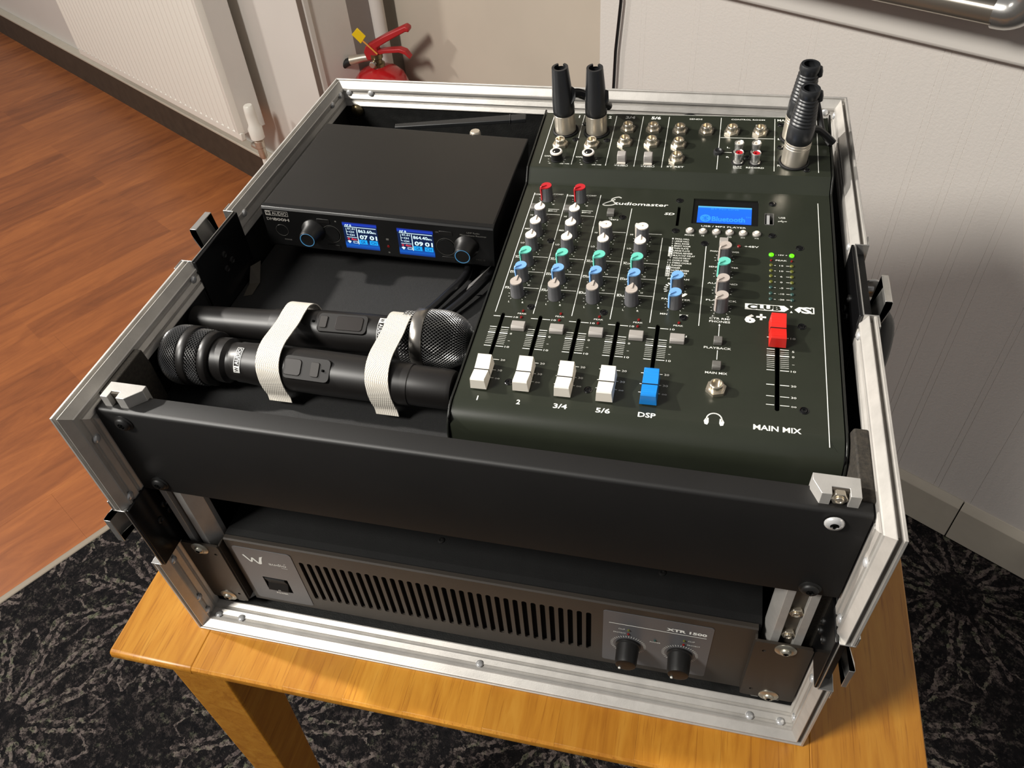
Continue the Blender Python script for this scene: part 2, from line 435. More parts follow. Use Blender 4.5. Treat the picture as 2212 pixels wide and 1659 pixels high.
# left wall with radiator, recess and its return
rbox('wall_left', -5.2, -1.405, 1.10, 1.25, FZ, 1.9, M_white, kind='structure')
rbox('baseboard_left', -5.2, -1.405, 1.072, 1.10, FZ, FZ+0.118, M_skd, kind='structure')
rbox('trim_2', -5.2, -1.405, 1.066, 1.10, FZ+0.118, FZ+0.128, M_cream, kind='structure', bevel=0.002)
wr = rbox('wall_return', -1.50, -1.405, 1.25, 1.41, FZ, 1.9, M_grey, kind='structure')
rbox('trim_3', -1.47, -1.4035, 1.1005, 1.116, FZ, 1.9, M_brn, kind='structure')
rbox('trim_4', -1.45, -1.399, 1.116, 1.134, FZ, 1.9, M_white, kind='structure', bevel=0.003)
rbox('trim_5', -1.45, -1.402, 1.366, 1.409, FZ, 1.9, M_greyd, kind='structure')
pipe = MB(RM).tube([(-1.402, 1.345, FZ), (-1.402, 1.345, 1.9)], 0.021, 16).build('water_pipe', M_white, smooth=True)
tag(pipe, 'white upright pipe in the recess corner behind the fire extinguisher', 'pipe')
rbox('wall_back', -1.50, -0.30, 1.41, 1.5, FZ, 1.9, M_wallb, kind='structure')
# right wall: painted boarding under an overhanging upper wall
wr2 = rbox('wall_right', -0.45, 3.0, 1.176, 1.40, FZ, 1.9, M_white, kind='structure')
edges = [-0.466, -0.418, -0.372, -0.362, -0.262, -0.252, -0.16, -0.150, -0.05, -0.040, 0.06, 0.070, 0.148, 0.158, 0.206, 0.216, 0.252, 0.262, 0.298, 0.308, 0.38, 0.39, 0.45, 0.55, 0.66, 0.77, 0.88, 1.0, 1.15, 1.3, 1.5, 1.7, 2.0, 2.4, 2.9]
for a, b in zip(edges[:-1], edges[1:]):
    rbox('board', a, b, 1.170, 1.180, FZ+0.10, 0.182, M_tg, wr2, bevel=0.0006)
rbox('trim_6', -0.19-0.3, 3.0, 1.150, 1.20, 0.179, 1.9, M_white, kind='structure', bevel=0.006)
sk = rbox('baseboard_right', -0.44, 3.0, 1.166, 1.18, FZ, FZ+0.09, M_hole, kind='structure')
for a, b in ((-0.46, 0.4395), (0.4415, 1.9), (1.902, 3.0)):
    o = MB(RM).prism([(1.156, FZ+0.003), (1.180, FZ+0.003), (1.180, FZ+0.118), (1.172, FZ+0.118), (1.170, FZ+0.105), (1.162, FZ+0.1), (1.156, FZ+0.092)], a, b, 'x').build('skirting_board', M_cream, sk, bevel=0.001)
# radiator
rad = thing('radiator', 'white ribbed panel radiator on the left wall above the wood floor', 'radiator', RM @ T(-2.25, 1.0, -0.47))
u0, u1, nf = -2.815, -1.692, 0.968
prof = []
nr = 34; pw = (u1-u0-0.03)/nr
pts = [(u0, nf+0.012), (u0+0.006, nf)]
for i in range(nr):
    x = u0+0.015+i*pw
    pts += [(x, nf), (x+pw*0.25, nf+0.0055), (x+pw*0.5, nf+0.0055), (x+pw*0.75, nf)]
pts += [(u1-0.006, nf), (u1, nf+0.012), (u1, nf+0.018), (u0, nf+0.018)]
XR = T(2.25, -1.0, 0.47)
MB(XR).prism(pts, -0.448, 0.13, 'z').build('front_panel', M_radi, rad, smooth=True, ang=50)
MB(XR).box(u0, u1, nf+0.002, nf+0.018, -0.474, -0.448).build('edge_rail', M_radi, rad, bevel=0.003); MB(XR).box(u0, u1, nf+0.002, nf+0.018, 0.13, 0.15).build('edge_rail', M_radi, rad, bevel=0.003)
MB(XR).box(u1-0.004, u1, nf+0.016, nf+0.092, -0.455, 0.14).build('side_grille', M_white, rad, bevel=0.003)
MB(XR).box(u0, u0+0.004, nf+0.016, nf+0.092, -0.455, 0.14).build('side_grille', M_white, rad, bevel=0.003)
MB(XR).box(u0+0.01, u1-0.01, nf+0.076, nf+0.092, -0.46, 0.13).build('rear_panel', M_radi, rad, bevel=0.003)
MB(XR).box(-2.70, -2.67, nf+0.09, 1.10, -0.45, 0.1).build('bracket', M_white, rad)
MB(XR).box(-1.82, -1.79, nf+0.09, 1.10, -0.45, 0.1).build('bracket', M_white, rad)
val = thing('radiator_valve', 'white thermostatic valve beside the lower right corner of the radiator', 'valve', RM @ T(-1.645, 1.0, FZ))
z0 = -FZ
MB().lathe([(0.013, 0.27), (0.021, 0.272), (0.022, 0.305), (0.016, 0.315), (0.0165, 0.352), (0.015, 0.372), (0.012, 0.376)], T(0, 0, 0.0), 20, lambda i, z: 1-(0.05 if (i % 2 and z > .30) else 0)).build('valve_head', M_radi, val, smooth=True)
MB().lathe([(0.009, 0.205), (0.012, 0.21), (0.012, 0.24), (0.015, 0.243), (0.015, 0.262), (0.010, 0.266), (0.010, 0.272)], None, 12).tube([(0, 0, 0.235), (-0.045, 0.0, 0.235)], 0.009, 12).build('valve_body', M_satin, val, smooth=True)
MB().tube(smooth_path([(0, 0, 0.21), (0.0, 0.0, 0.16), (0.004, 0.01, 0.13), (0.006, 0.02, 0.0)]), 0.0075, 12).build('supply_pipe', M_radi, val, smooth=True)
MB().tube(smooth_path([(0.004, 0.01, 0.15), (0.03, 0.04, 0.14), (0.05, 0.095, 0.15)]), 0.008, 12).build('pipe_branch', M_radi, val, smooth=True)

# fire extinguisher in the recess
ex = thing('fire_extinguisher', 'red fire extinguisher with yellow pin tag standing in the wall recess', 'fire extinguisher', RM @ T(-1.328, 1.262, FZ-0.003+0.001) @ RZ(-PHI))
MB().lathe([(0.070, 0), (0.078, 0.006), (0.079, 0.405), (0.078, 0.428), (0.070, 0.450), (0.055, 0.465), (0.035, 0.474), (0.020, 0.478), (0.017, 0.484)], None, 40).build('cylinder_body', M_red, ex, smooth=True)
MB().lathe([(0.016, 0.478), (0.020, 0.480), (0.020, 0.488), (0.014, 0.490), (0.014, 0.50), (0.018, 0.503), (0.018, 0.515)], None, 12).build('valve_block', M_brass, ex, smooth=True)
MB().lathe([(0.004, 0), (0.009, 0.001), (0.009, 0.012), (0.007, 0.014)], T(-0.004, -0.018, 0.494) @ RX(PI/2), 14).build('pressure_gauge', M_chrome, ex, smooth=True)
g = MB()
g.prism([(-0.024, 0.500), (0.006, 0.500), (0.012, 0.522), (0.010, 0.534), (0.044, 0.552), (0.102, 0.580), (0.110, 0.578), (0.112, 0.588), (0.102, 0.595), (0.036, 0.567), (-0.002, 0.548), (-0.022, 0.538), (-0.030, 0.522)], -0.014, 0.014, 'y')
g.build('carry_handle', M_redd, ex, bevel=0.003)
g = MB()
g.prism([(-0.004, 0.510), (0.03, 0.519), (0.072, 0.522), (0.088, 0.517), (0.100, 0.506), (0.104, 0.508), (0.092, 0.527), (0.074, 0.533), (0.03, 0.529), (-0.004, 0.524)], -0.011, 0.011, 'y')
g.build('squeeze_lever', M_redd, ex, bevel=0.002)
MB().prism([(-0.052, 0.572), (-0.032, 0.590), (-0.012, 0.568), (-0.030, 0.548)], -0.020, -0.016, 'y').build('pin_tag', M_yel, ex, bevel=0.001)
MB().tube([(-0.024, -0.018, 0.556), (0.012, -0.018, 0.520)], 0.0022, 8).build('pin_strap', plain('orange_strap', rgb(222, 150, 60), 0.5), ex)
MB().tube([(-0.014, 0, 0.505), (-0.040, -0.002, 0.502), (-0.078, -0.004, 0.494)], [0.010, 0.011, 0.013], 14).build('hose_fitting', M_satin, ex, smooth=True)
MB().tube(smooth_path([(-0.074, -0.004, 0.494), (-0.105, -0.006, 0.478), (-0.135, -0.012, 0.435), (-0.148, -0.020, 0.38), (-0.135, -0.02, 0.25), (-0.105, -0.010, 0.12)]), 0.011, 12).build('hose', M_rubber, ex, smooth=True)

# hanging cable beside the boarding
cb = MB(RM).tube([(-0.424, 1.160, FZ+0.02), (-0.425, 1.160, -0.10), (-0.420, 1.160, 0.04), (-0.411, 1.160, 0.13), (-0.408, 1.146, 0.6), (-0.408, 1.146, 1.8)], 0.0030, 8).build('hanging_cable', M_cable, smooth=True)
tag(cb, 'thin black cable hanging down the left edge of the white boarding', 'cable')
# framed board on the right wall
fr = thing('wall_frame', 'black board in a silver tube frame with a chrome corner high on the right wall', 'frame', RM @ T(-0.385, 1.08, 0.250))
YC = 0.0
tz = 0.014
MB().box(-0.05, 0.600, 0.004, 0.060, 0.012, 1.2).build('back_panel', M_blackm, fr)
MB().prism(rrect(-0.010, 0.030, 0.0, 0.027, 0.008, 3), -0.05, 0.602, 'x').build('frame_rail', M_frame, fr, smooth=True)
g = MB(); g.prism(rrect(0.612, 0.652, -0.010, 0.030, 0.008, 3), 0.046, 1.2, 'z').build('frame_rail', M_frame, fr, smooth=True)
cpts = [(0.600, 0.010, 0.0145)]+[(0.608+0.024*math.sin(a*PI/16), 0.010, 0.0385-0.024*math.cos(a*PI/16)) for a in range(9)]+[(0.632, 0.010, 0.048)]
MB().tube(cpts, 0.0215, 16).build('corner_bend', M_chrome, fr, smooth=True)
MB().box(0.02, 0.08, 0.03, 0.07, 0.02, 0.06).box(0.45, 0.51, 0.03, 0.07, 0.02, 0.06).build('wall_bracket', M_blackm, fr)

# ==================================================================== TABLE
tb = thing('side_table', 'orange stained wooden table carrying the rack case', 'table', T(0.28, 0.27, FZ))
XT = T(-0.28, -0.27, -FZ)
sx = [-0.0735, 0.0118, 0.0289, 0.1018, 0.158, 0.2136, 0.2836, 0.345, 0.41, 0.477, 0.545, 0.6335]
for i, (a, b) in enumerate(zip(sx[:-1], sx[1:])):
    y0, y1 = -0.0395, 0.60; e = 0.0045
    sec = [(y0+0.010, -0.0225), (y0+0.0035, -0.017), (y0, -0.007), (y0+0.0008, -0.002), (y0+0.003, 0.0), (y1, 0.0), (y1, -0.0225)]
    MB(XT).prism(sec, a+0.00004, b-0.00004, 'x').build('tabletop_board', M_table, tb, bevel=0.00008 if 0 < i < 10 else 0.0022)
for (cx, cy, dx, dy) in ((-0.0255, -0.031, 1, 1), (0.586, -0.031, -1, 1), (-0.0255, 0.59, 1, -1), (0.586, 0.59, -1, -1)):
    w0, w1 = 0.058, 0.032
    top = [(cx, cy), (cx+dx*w0, cy), (cx+dx*w0, cy+dy*w0), (cx, cy+dy*w0)]
    bot = [(cx-dx*0.004, cy+dy*0.002), (cx+dx*(w1-.004), cy+dy*0.002), (cx+dx*(w1-.004), cy+dy*w1), (cx-dx*0.004, cy+dy*w1)]
    MB(XT).add([(x, y, FZ+0.003) for x, y in bot]+[(x, y, -0.0225) for x, y in top], [(0, 1, 2, 3), (7, 6, 5, 4), (0, 1, 5, 4), (1, 2, 6, 5), (2, 3, 7, 6), (3, 0, 4, 7)]).build('table_leg', M_table, tb, bevel=0.003)
MB(XT).box(0.02, 0.60, 0.30, 0.32, -0.07, -0.0225).build('apron', M_table, tb)

exec_part = True
# ==================================================================== RACK CASE
W, D, H = 0.540, 0.5198, 0.2925
case = thing('rack_case', 'open black rack case with silver aluminium edging standing on the orange table', 'case', T(0, 0, 0.0005))
raw = [(0, .4), (.3, 0), (1.8, 0), (2.1, .5), (2.2, 6.2), (5.1, 6.2), (5.2, .7), (5.4, .2), (5.9, .2), (6.2, .8), (9.8, 6.6), (10.6, 7.2)]
def band(a, b):
    out = [(10.6, a)]; n = int((b-a)/0.55)
    for i in range(n):
        x = a+(b-a)*(i+0.5)/n; out += [(10.6, x-0.1), (10.3, x)]
    return out+[(10.6, b)]
raw += [(10.6, 9.4), (9.3, 9.8), (9.3, 12.2)]+band(12.6, 18.2)+[(9.3, 18.6), (9.3, 20.8)]+band(21.2, 26.4)+[(10.6, 27), (9.0, 27), (9.0, 8), (1.0, 8), (1.0, 27), (0, 27)]
EP = [(a/1000, b/1000) for a, b in raw]
def edging(name, P0, P1, sd, dd, m0=None, m1=None, extra=0.0):
    P0, P1, sd, dd = map(Vector, (P0, P1, sd, dd)); t = (P1-P0).normalized(); vs = []
    for P, m, sg in ((P0, m0, 1), (P1, m1, -1)):
        for (s, d) in EP:
            sh = {'s': s, 'd': d, None: 0}[m]
            vs.append(P+sd*s+dd*d+t*sg*sh)
    n = len(EP); fs = [(i, (i+1) % n, (i+1) % n+n, i+n) for i in range(n)]+[tuple(range(n)), tuple(range(n, 2*n))]
    return MB().add(vs, fs).build(name, M_alu, case)
X, Y, Z = (1, 0, 0), (0, 1, 0), (0, 0, 1); nX, nY, nZ = (-1, 0, 0), (0, -1, 0), (0, 0, -1)
LT = (0.178, 0.253); LF = (0.112, 0.188); RT = (0.187, 0.272); RF = (0.104, 0.172)
edging('aluminium_edging', (0, 0, H), (0, LT[0], H), X, nZ, 'd', None)
edging('aluminium_edging', (0, LT[1], H), (0, D, H), X, nZ, None, 's')
edging('aluminium_edging', (0, 0, 0), (0, 0, LF[0]), X, Y, 's', None)
edging('aluminium_edging', (0, 0, LF[1]), (0, 0, H), X, Y, None, 'd')
edging('aluminium_edging', (W, 0, H), (W, RT[0], H), nX, nZ, 'd', None)
edging('aluminium_edging', (W, RT[1], H), (W, D, H), nX, nZ, None, 's')
edging('aluminium_edging', (W, 0, 0), (W, 0, RF[0]), nX, Y, 's', None)
edging('aluminium_edging', (W, 0, RF[1]), (W, 0, H), nX, Y, None, 'd')
edging('aluminium_edging', (0, 0, 0), (W, 0, 0), Z, Y, 's', 's')
edging('aluminium_edging', (0, D, H), (W, D, H), nY, nZ, 's', 's')
box('side_panel', 0.001, 0.009, 0.0085, D-0.001, 0.001, H-0.0085, M_ply, case)
box('side_panel', W-0.009, W-0.001, 0.0085, D-0.001, 0.001, H-0.0085, M_ply, case)
box('back_panel', 0.009, W-0.009, D-0.009, D-0.001, 0.001, H-0.0085, M_ply, case)
box('bottom_panel', 0.009, W-0.009, 0.0085, D-0.009, 0.001, 0.009, M_ply, case)
riv = MB().lathe([(0.0034, -0.0002), (0.0034, 0.0006), (0.0029, 0.0014), (0.0018, 0.0019), (0.0005, 0.0021)], None, 14).build('rivet', M_rivet, case, smooth=True)
def rv(loc, nrm, first=[True]):
    o = riv if first[0] else copy_part(riv, case); first[0] = False
    q = Vector(nrm).to_track_quat('Z', 'Y'); o.matrix_local = Matrix.Translation(loc) @ q.to_matrix().to_4x4()
for y, z in ((.265, .283), (.170, .2805), (.014, .258), (.0105, .195), (.0105, .104), (.0105, .042), (.0105, .019), (.477, .282), (.500, .282)): rv((.0102, y, z), X)
for x, y in ((.018, .0125), (.041, .0125), (.497, .0125), (.521, .0125), (.27, .0125)): rv((x, y, .0102), Z)
for y, z in ((.0125, .022), (.0125, .093), (.0125, .182), (.0125, .249), (.178, .281), (.503, .281), (.284, .281)): rv((W-.0102, y, z), nX)
for x, z in ((.017, .281), (.043, .281), (.521, .281), (.490, .281)): rv((x, D-.0102, z), nY)
MB().lathe([(0.0075, 0), (0.0072, 0.002), (0.0045, 0.0045), (0.001, 0.0052)], T(.022, D-.009, .2605) @ RX(PI/2), 18).build('bumper', M_brass, case, smooth=True)
# latches
def latch(m, L, wing=0):
    g = MB().box(-.0002, L+.0002, -.0118, -.0096, -.078, -.0006).build('latch_backing', M_gloss, case, bevel=0.0006)
    g.matrix_local = m
    for t_, z_ in ((L*.50, -.020), (L*.60, -.031), (L*.46, -.033)):
        r_ = MB().lathe([(.0032, 0), (.0030, .0010), (.0022, .0013), (.0018, .0006), (.0003, .0006)], T(t_, -.0117, z_) @ RX(PI/2), 14).build('rivet_end', M_black, g, smooth=True)
    d = MB()
    d.box(0, L, -.0094, -.0086, -.078, .0004)
    d.box(0, .0010, -.0094, .0008, -.030, .0004).box(L-.0010, L, -.0094, .0008, -.030, .0004)
    d.box(-.011, .0010, .0002, .0012, -.040, .0004).box(L-.0010, L+.011, .0002, .0012, -.040, .0004)
    d.prism([(-.0086, -.030), (-.0086, -.078), (.0010, -.062), (.0010, -.055)], 0.0, L, 'x')
    dd = d.build('latch_dish', M_chrome, case, bevel=0.0003); dd.matrix_local = m
    t0, t1 = L*.50, L*.86
    q_ = (.65 if wing == 1 else .8 if wing == 2 else 1.0); w_ = (.0 if wing == 1 else .0045)
    c = MB().prism([(.0020, -.034), (.0028, -.0345), (.0128*q_, -.002), (.0128*q_, w_-.001), (.0118*q_, w_), (.0062*q_, w_), (.0062*q_, w_-.0009), (.0114*q_, w_-.0011), (.0119*q_, w_-.0017), (.0119*q_, -.0065)], t0, t1, 'x')
    cc = c.build('latch_catch', M_chrome, case, bevel=0.0003); cc.matrix_local = m
    b = MB().box(t0-.005, t0-.0005, .001, .010, -.030, -.020).box(t0+.002, t1-.002, -.0086, .004, -.038, -.030)
    bb = b.build('latch_tongue', M_chrome, case, bevel=0.0008); bb.matrix_local = m
    if wing:
        k = MB()
        if wing == 2: k.lathe([(.0085, -.0011), (.0090, 0), (.0085, .0011)], T(L*.30, .0065, -.022) @ RY(PI/2), 24)
        k.lathe([(.0035, 0), (.0035, .009)], T(L*.30, -.002, -.022) @ RX(-PI/2), 12)
        kk = k.build('twist_wing', M_chrome, case, smooth=True); kk.matrix_local = m
latch(frame((0, LT[0], H), Y, nX, Z), LT[1]-LT[0])
latch(frame((W, RT[1], H), nY, X, Z), RT[1]-RT[0], 2)
latch(frame((0, 0, LF[0]), Z, nX, nY), LF[1]-LF[0])
latch(frame((W, 0, RF[1]), nZ, X, nY), RF[1]-RF[0], 1)
MB().tube(smooth_path([(.541, .276, .228), (.547, .270, .236), (.554, .254, .246), (.558, .228, .252), (.554, .202, .246), (.547, .184, .236), (.541, .178, .228)], 5), 0.0070, 12).build('carry_handle', M_rubber, case, smooth=True)
# front rack rails with their slots, bolts
def rail(x0, x1, wx):
    a = 1 if wx > 0 else -1
    xs = sorted((x0, x1)); l = xs[0]; r = xs[1]; q = (r-l)
    g = MB()
    yb = .0440
    if a > 0: sec = [(l, .0285), (l+.0058, .0285), (l+.0058, .0345), (r-.0062, .0345), (r-.0062, .0285), (r, .0285), (r+.0095, .0380), (r+.0095, .0430), (l, .0430)]
    else: sec = [(l, .0285), (l+.0058, .0285), (l+.0058, .0345), (r-.0062, .0345), (r-.0062, .0285), (r, .0285), (r, .0430), (l-.0045, .0430), (l-.0045, .0380)]
    g.prism(sec, .012, .2885, 'z'); o = g.build('rack_rail', M_rail, case, bevel=0.0003)
    MB().box(l+.0059, r-.0063, .0325, .0343, .0125, .2880).build('rail_slot', plain('rail_slot_shade', rgb(84, 78, 70), 0.45, 0.6, .25, 60), o)
    return o
rl = rail(.0185, .0372, 1); rr_ = rail(.4975, .5195, -1)
hexp = [(0.0052*math.cos(i*PI/3), 0.0052*math.sin(i*PI/3)) for i in range(6)]
for o_, x_, z_ in ((rr_, .5085, .1500), (rr_, .5085, .1185), (rr_, .508, .2835)):
    MB(T(x_, .0332, z_) @ RX(PI/2)).prism(hexp, 0, .004, 'z').lathe([(.0028, .004), (.0028, .0052), (.002, .0052), (.002, .0045)], None, 10).build('clamp_nut', M_nickel, o_, bevel=0.0004)
# wooden battens next to the rails
MB().prism([(.036, .230), (.036, .2835), (.0815, .2835), (.0835, .268), (.0835, .230)], .0104, .0170, 'x').build('wooden_batten', M_plywood, case, bevel=0.0008)
MB().prism([(.034, .040), (.034, .2805), (.090, .2805), (.096, .268), (.098, .040)], .5205, .5296, 'x').build('wooden_batten', M_plywood, case, bevel=0.0012)
box('wooden_batten', .0104, .0180, .036, .075, .012, .229, M_ply, case)

# rack shelf (blank front panel with deep tray)
sh = thing('rack_shelf', 'wide black steel rack shelf screwed to the upper front of the case', 'shelf', T(.27, .03, .187))
XS = T(-.27, -.03, -.187)
MB(XS).prism([(.0238, .1885), (.0238, .2765), (.0250, .2787), (.0270, .2792), (.0405, .2792), (.0405, .2772), (.0260, .2772), (.0260, .1905), (.050, .1905), (.050, .1885)], .0122, .5278, 'x').build('front_panel', M_black, sh, smooth=True, ang=60)
MB(XS).box(.0125, .5275, .0410, .455, .2245, .2298).build('tray', M_shelf, sh)
MB(XS).box(.040, .500, .0408, .0425, .1905, .2260).build('tray_lip', M_black, sh)
MB(XS).add([(.0128, .243, .2400), (.0170, .255, .2385), (.0250, .232, .2312), (.0250, .215, .2302), (.0178, .212, .2302), (.0165, .228, .2320)], [(0, 1, 2, 5), (5, 2, 3, 4)]).build('tape_strip', plain('dull_tape', rgb(70, 64, 54), .6), sh)
def screw(xf, parent, mat, r=.0052, washer=None):
    if washer: MB(xf).lathe([(washer, 0), (washer, .0006), (washer*.72, .0016), (r*.9, .0016)], None, 24).build('cup_washer', mat, parent, smooth=True, ang=30)
    o = MB(xf).lathe([(r, .0012), (r, .0020), (r*.85, .0032), (r*.45, .0038), (r*.40, .0020), (.0002, .0018)], None, 20).build('screw_head', mat, parent, smooth=True, ang=45)
    MB(xf).box(-r*.42, r*.42, -.0006, .0006, .0026, .00385).box(-.0006, .0006, -r*.42, r*.42, .0026, .00385).build('screw_recess', M_hole, o)
for x_, z_, mt in ((.0311, .2682, M_black), (.0300, .1985, M_black), (.5080, .2700, M_rivet), (.5088, .1950, M_black)):
    screw(XS @ T(x_, .0238, z_) @ RX(PI/2), sh, mt, .0058, .0072 if mt is M_black else None)

# ==================================================================== POWER AMPLIFIER
am = thing('power_amplifier', 'black rack power amplifier with slotted front and two knobs at the bottom of the case', 'amplifier', T(.27, .03, .012))
XA = T(-.27, -.03, -.012)
MB(XA).prism([(.0345, .022), (.0345, .1150), (.036, .1178), (.042, .1182), (.105, .1182), (.106, .1174), (.1075, .1174), (.1085, .1182), (.45, .1182), (.45, .022)], .0505, .4905, 'x').build('chassis', M_blackm, am)
slots = []
for i in range(34):
    x_ = .1178+i*.00742; slots.append(rrect(x_-.0021, x_+.0021, .0402, .1006, .0020, 3))
rockh = [[(.0715, .0435), (.0955, .0435), (.0955, .0655), (.0715, .0655)]]
XF = XA @ T(0, .030, 0) @ RX(PI/2)        # local (x, z, -y): thickness towards the viewer is +
pl = plate([(.0515, .0215), (.4880, .0215), (.4880, .1170), (.0515, .1170)], slots+rockh, -.0022, 0)
pl.xf = None; g = MB(XF); g.add(pl.v, pl.f); g.build('front_panel', M_amp, am)
MB(XA).box(.1150, .3650, .0325, .0343, .0380, .1030).build('vent_backing', M_hole, am)
MB(XA).prism([(.0300, .1170), (.0300, .1178), (.0312, .1190), (.0345, .1190), (.0345, .1165)], .0515, .4880, 'x').build('top_lip', M_amp, am)
g = MB(XF); pl = plate(rrect(.0560, .1108, .0262, .1100, .003, 4), rockh, 0.0, .0004); g.add(pl.v, pl.f); g.build('overlay_plate', M_amppl, am)
g = MB(XF); pl = plate(rrect(.3742, .4578, .0288, .1096, .0022, 4), [], 0.0, .0004); g.add(pl.v, pl.f); g.build('overlay_plate', M_amppl, am)
rk = MB(XF).box(.0717, .0953, .0437, .0653, -.006, -.004).build('power_switch', M_hole, am)
MB(XF).prism([(.0450, .0005), (.0465, .0022), (.0545, -.0012), (.0640, .0012), (.0640, -.004), (.0450, -.004)], .0728, .0925, 'x').build('rocker', M_blackm, rk, bevel=0.0005)
for x_ in (.3949, .4358):
    k_ = MB(XF).lathe([(.0098, 0), (.0102, .001), (.0102, .002), (.0092, .0026), (.0088, .015), (.0080, .0178), (.0066, .0182), (.0002, .0178)], T(x_, .0606, .0004), 30, lambda i, z: 1-(.035 if (i % 5 == 0 and .003 < z < .016) else 0)).build('level_knob', M_black, am, smooth=True, ang=35)
    MB(XF).lathe([(.0011, .0175), (.0010, .0190), (.0002, .0192)], T(x_-.0045, .0560, .0004), 10).build('pointer_dot', M_print, k_)
# ears
for s_ in (-1, 1):
    if s_ < 0: oc = rrect(.0124, .0478, .0245, .1135, .002, 2)
    else: oc = rrect(.4868, .5278, .0245, .1135, .002, 2)
    hl = [circ(.0420 if s_ < 0 else .4945, z_, .0016, 10) for z_ in (.036, .101)]
    pl = plate(oc, hl, 0, .0022)
    g = MB(XA @ T(0, .0258, 0) @ RX(PI/2)); g.add(pl.v, pl.f)
    e_ = g.build('rack_ear', M_ear, am, bevel=0.0006)
    xi = .0462 if s_ < 0 else .4868
    MB(XA).box(xi, xi+.0018, .0256, .0345, .0255, .1125).build('ear_fold', M_ear, e_, bevel=0.0005)
    for z_ in (.0300, .1075):
        screw(XA @ T(.0292 if s_ < 0 else .5088, .0236, z_) @ RX(PI/2), am, M_zinc, .0042, .0078)
# amplifier lettering
g = MB(XF)
PZ = .00055
def stroke(mb, pts, wd, z=PZ):
    for (a, b) in zip(pts[:-1], pts[1:]):
        a = Vector(a); b = Vector(b); d = (b-a).normalized(); n = Vector((-d.y, d.x)); a -= d*wd*.3; b += d*wd*.3
        w0 = wd/2
        mb.add([(a.x+n.x*w0, a.y+n.y*w0, z), (a.x-n.x*w0, a.y-n.y*w0, z), (b.x-n.x*w0, b.y-n.y*w0, z), (b.x+n.x*w0, b.y+n.y*w0, z)], [(0, 1, 2, 3)])
g.add([(x, y, PZ) for x, y in ((.0628, .0985), (.0645, .0992), (.0688, .0905), (.0707, .0962), (.0722, .0963), (.0758, .0892), (.0790, .0985), (.0826, .1002), (.0815, .0985), (.0800, .0945), (.0785, .0880), (.0765, .0868), (.0748, .0876), (.0712, .0935), (.0702, .0895), (.0690, .0884), (.0678, .0890))],
      [tuple(range(17))])
put_text(g, 'audio', .0935, .0905, .0042, .0165, PZ)
put_text(g, 'o', .1010, .0935, .0016, .0016, PZ); stroke(g, [(.0965, .0862), (.1020, .0862)], .0004)
put_text(g, 'POWER', .0838, .0402, .0024, .0112, PZ, .01)
stroke(g, [(.3790, .0930), (.4533, .0918)], .0007) if False else stroke(g, [(.3790, .0924), (.4533, .0924)], .0007)
put_text(g, 'XTR 1500', .4382, .0972, .0036, .0305, PZ, .045)
put_text(g, 'CLIP', .3890, .0850, .0017, .0052, PZ); put_text(g, 'PROTECT', .3875, .0788, .0017, .0098, PZ)
put_text(g, 'CLIP', .4430, .0838, .0017, .0052, PZ); put_text(g, 'PROTECT', .4452, .0775, .0017, .0098, PZ)
put_text(g, 'POWER', .4158, .0725, .0018, .0082, PZ)
for x_ in (.3949, .4358):
    for i in range(31):
        a = R_(225-270*i/30); r0, r1 = .0122, .0142
        stroke(g, [(x_+r0*math.cos(a), .0606+r0*math.sin(a)), (x_+r1*math.cos(a), .0606+r1*math.sin(a))], .0004)
g.build('printed_lettering', M_print, am)
g = MB(XF); put_text(g, 'o', .0838, .0482, .0020, .0026, .0021); g.build('rocker_mark', M_print, rk)
for x_, z_, mt in ((.3945, .0848, M_led_y), (.3945, .0786, M_led_r), (.4155, .0757, M_led_t), (.4375, .0836, M_led_y), (.4375, .0772, M_led_r)):
    MB(XF).lathe([(.0010, 0), (.0010, .0008), (.0005, .0012)], T(x_, z_, .0004), 10).build('indicator_light', mt, am)
for x_, y_ in ((.235, .062), (.415, .065)):
    MB(XA).lathe([(.0030, 0), (.0028, .0006), (.0014, .0008), (.0012, .0002)], T(x_, y_, .1183), 14).build('lid_screw', M_black, am, smooth=True)

# ==================================================================== MIXER
Om = Vector((0.27253868, 0.17695918, 0.27134109))
mx = Vector((0.9997, 0.0016, 0.0246)).normalized(); my = Vector((-0.003, 0.9982, 0.0605)); my = (my-mx*mx.dot(my)).normalized(); mz = mx.cross(my)
HB = .034
mi = thing('mixing_desk', 'dark green black audio mixer with knobs faders and blue screen on the shelf', 'mixer', frame(Om-mz*HB, mx, my, mz))
XM = T(0, 0, HB)
AL, AR = -.0160, .2444
rs = .035
def rearz(b): return .0105+(b-.184)*rs
# panel with openings
sl = [rrect(k*.0296-.0014, k*.0296+.0014, -.0720, .0004, .0013, 3) for k in range(5)]+[rrect(.2031-.0015, .2031+.0015, -.0720, .0215, .0013, 3)]
holes = sl+[rrect(.1211, .1235, .1193, .1457, .0003, 1), rrect(.1337, .1875, .1237, .1586, .0004, 1), rrect(.1924, .2001, .1262, .1418, .0003, 1)]
pl = plate([(AL, -.0880), (AR, -.0880), (AR, .1700), (AL, .1700)], holes, -.0012, 0)
g = MB(XM); g.add(pl.v, pl.f); g.build('control_panel', M_mix, mi)
prof = [(-.0880, 0)]
for i in range(1, 9):
    a = R_(80*i/8); prof.append((-.0880-.0200*math.sin(a), -.0200*(1-math.cos(a))))
prof += [(-.1110, -.0310), (-.1110, -.0335)]
front = prof+[(-.1085, -.0335), (-.085, -.0060), (-.0880, -.0014)]
MB(XM).prism(front, AL, AR, 'x').build('front_nose', M_mix, mi, smooth=True, ang=35)
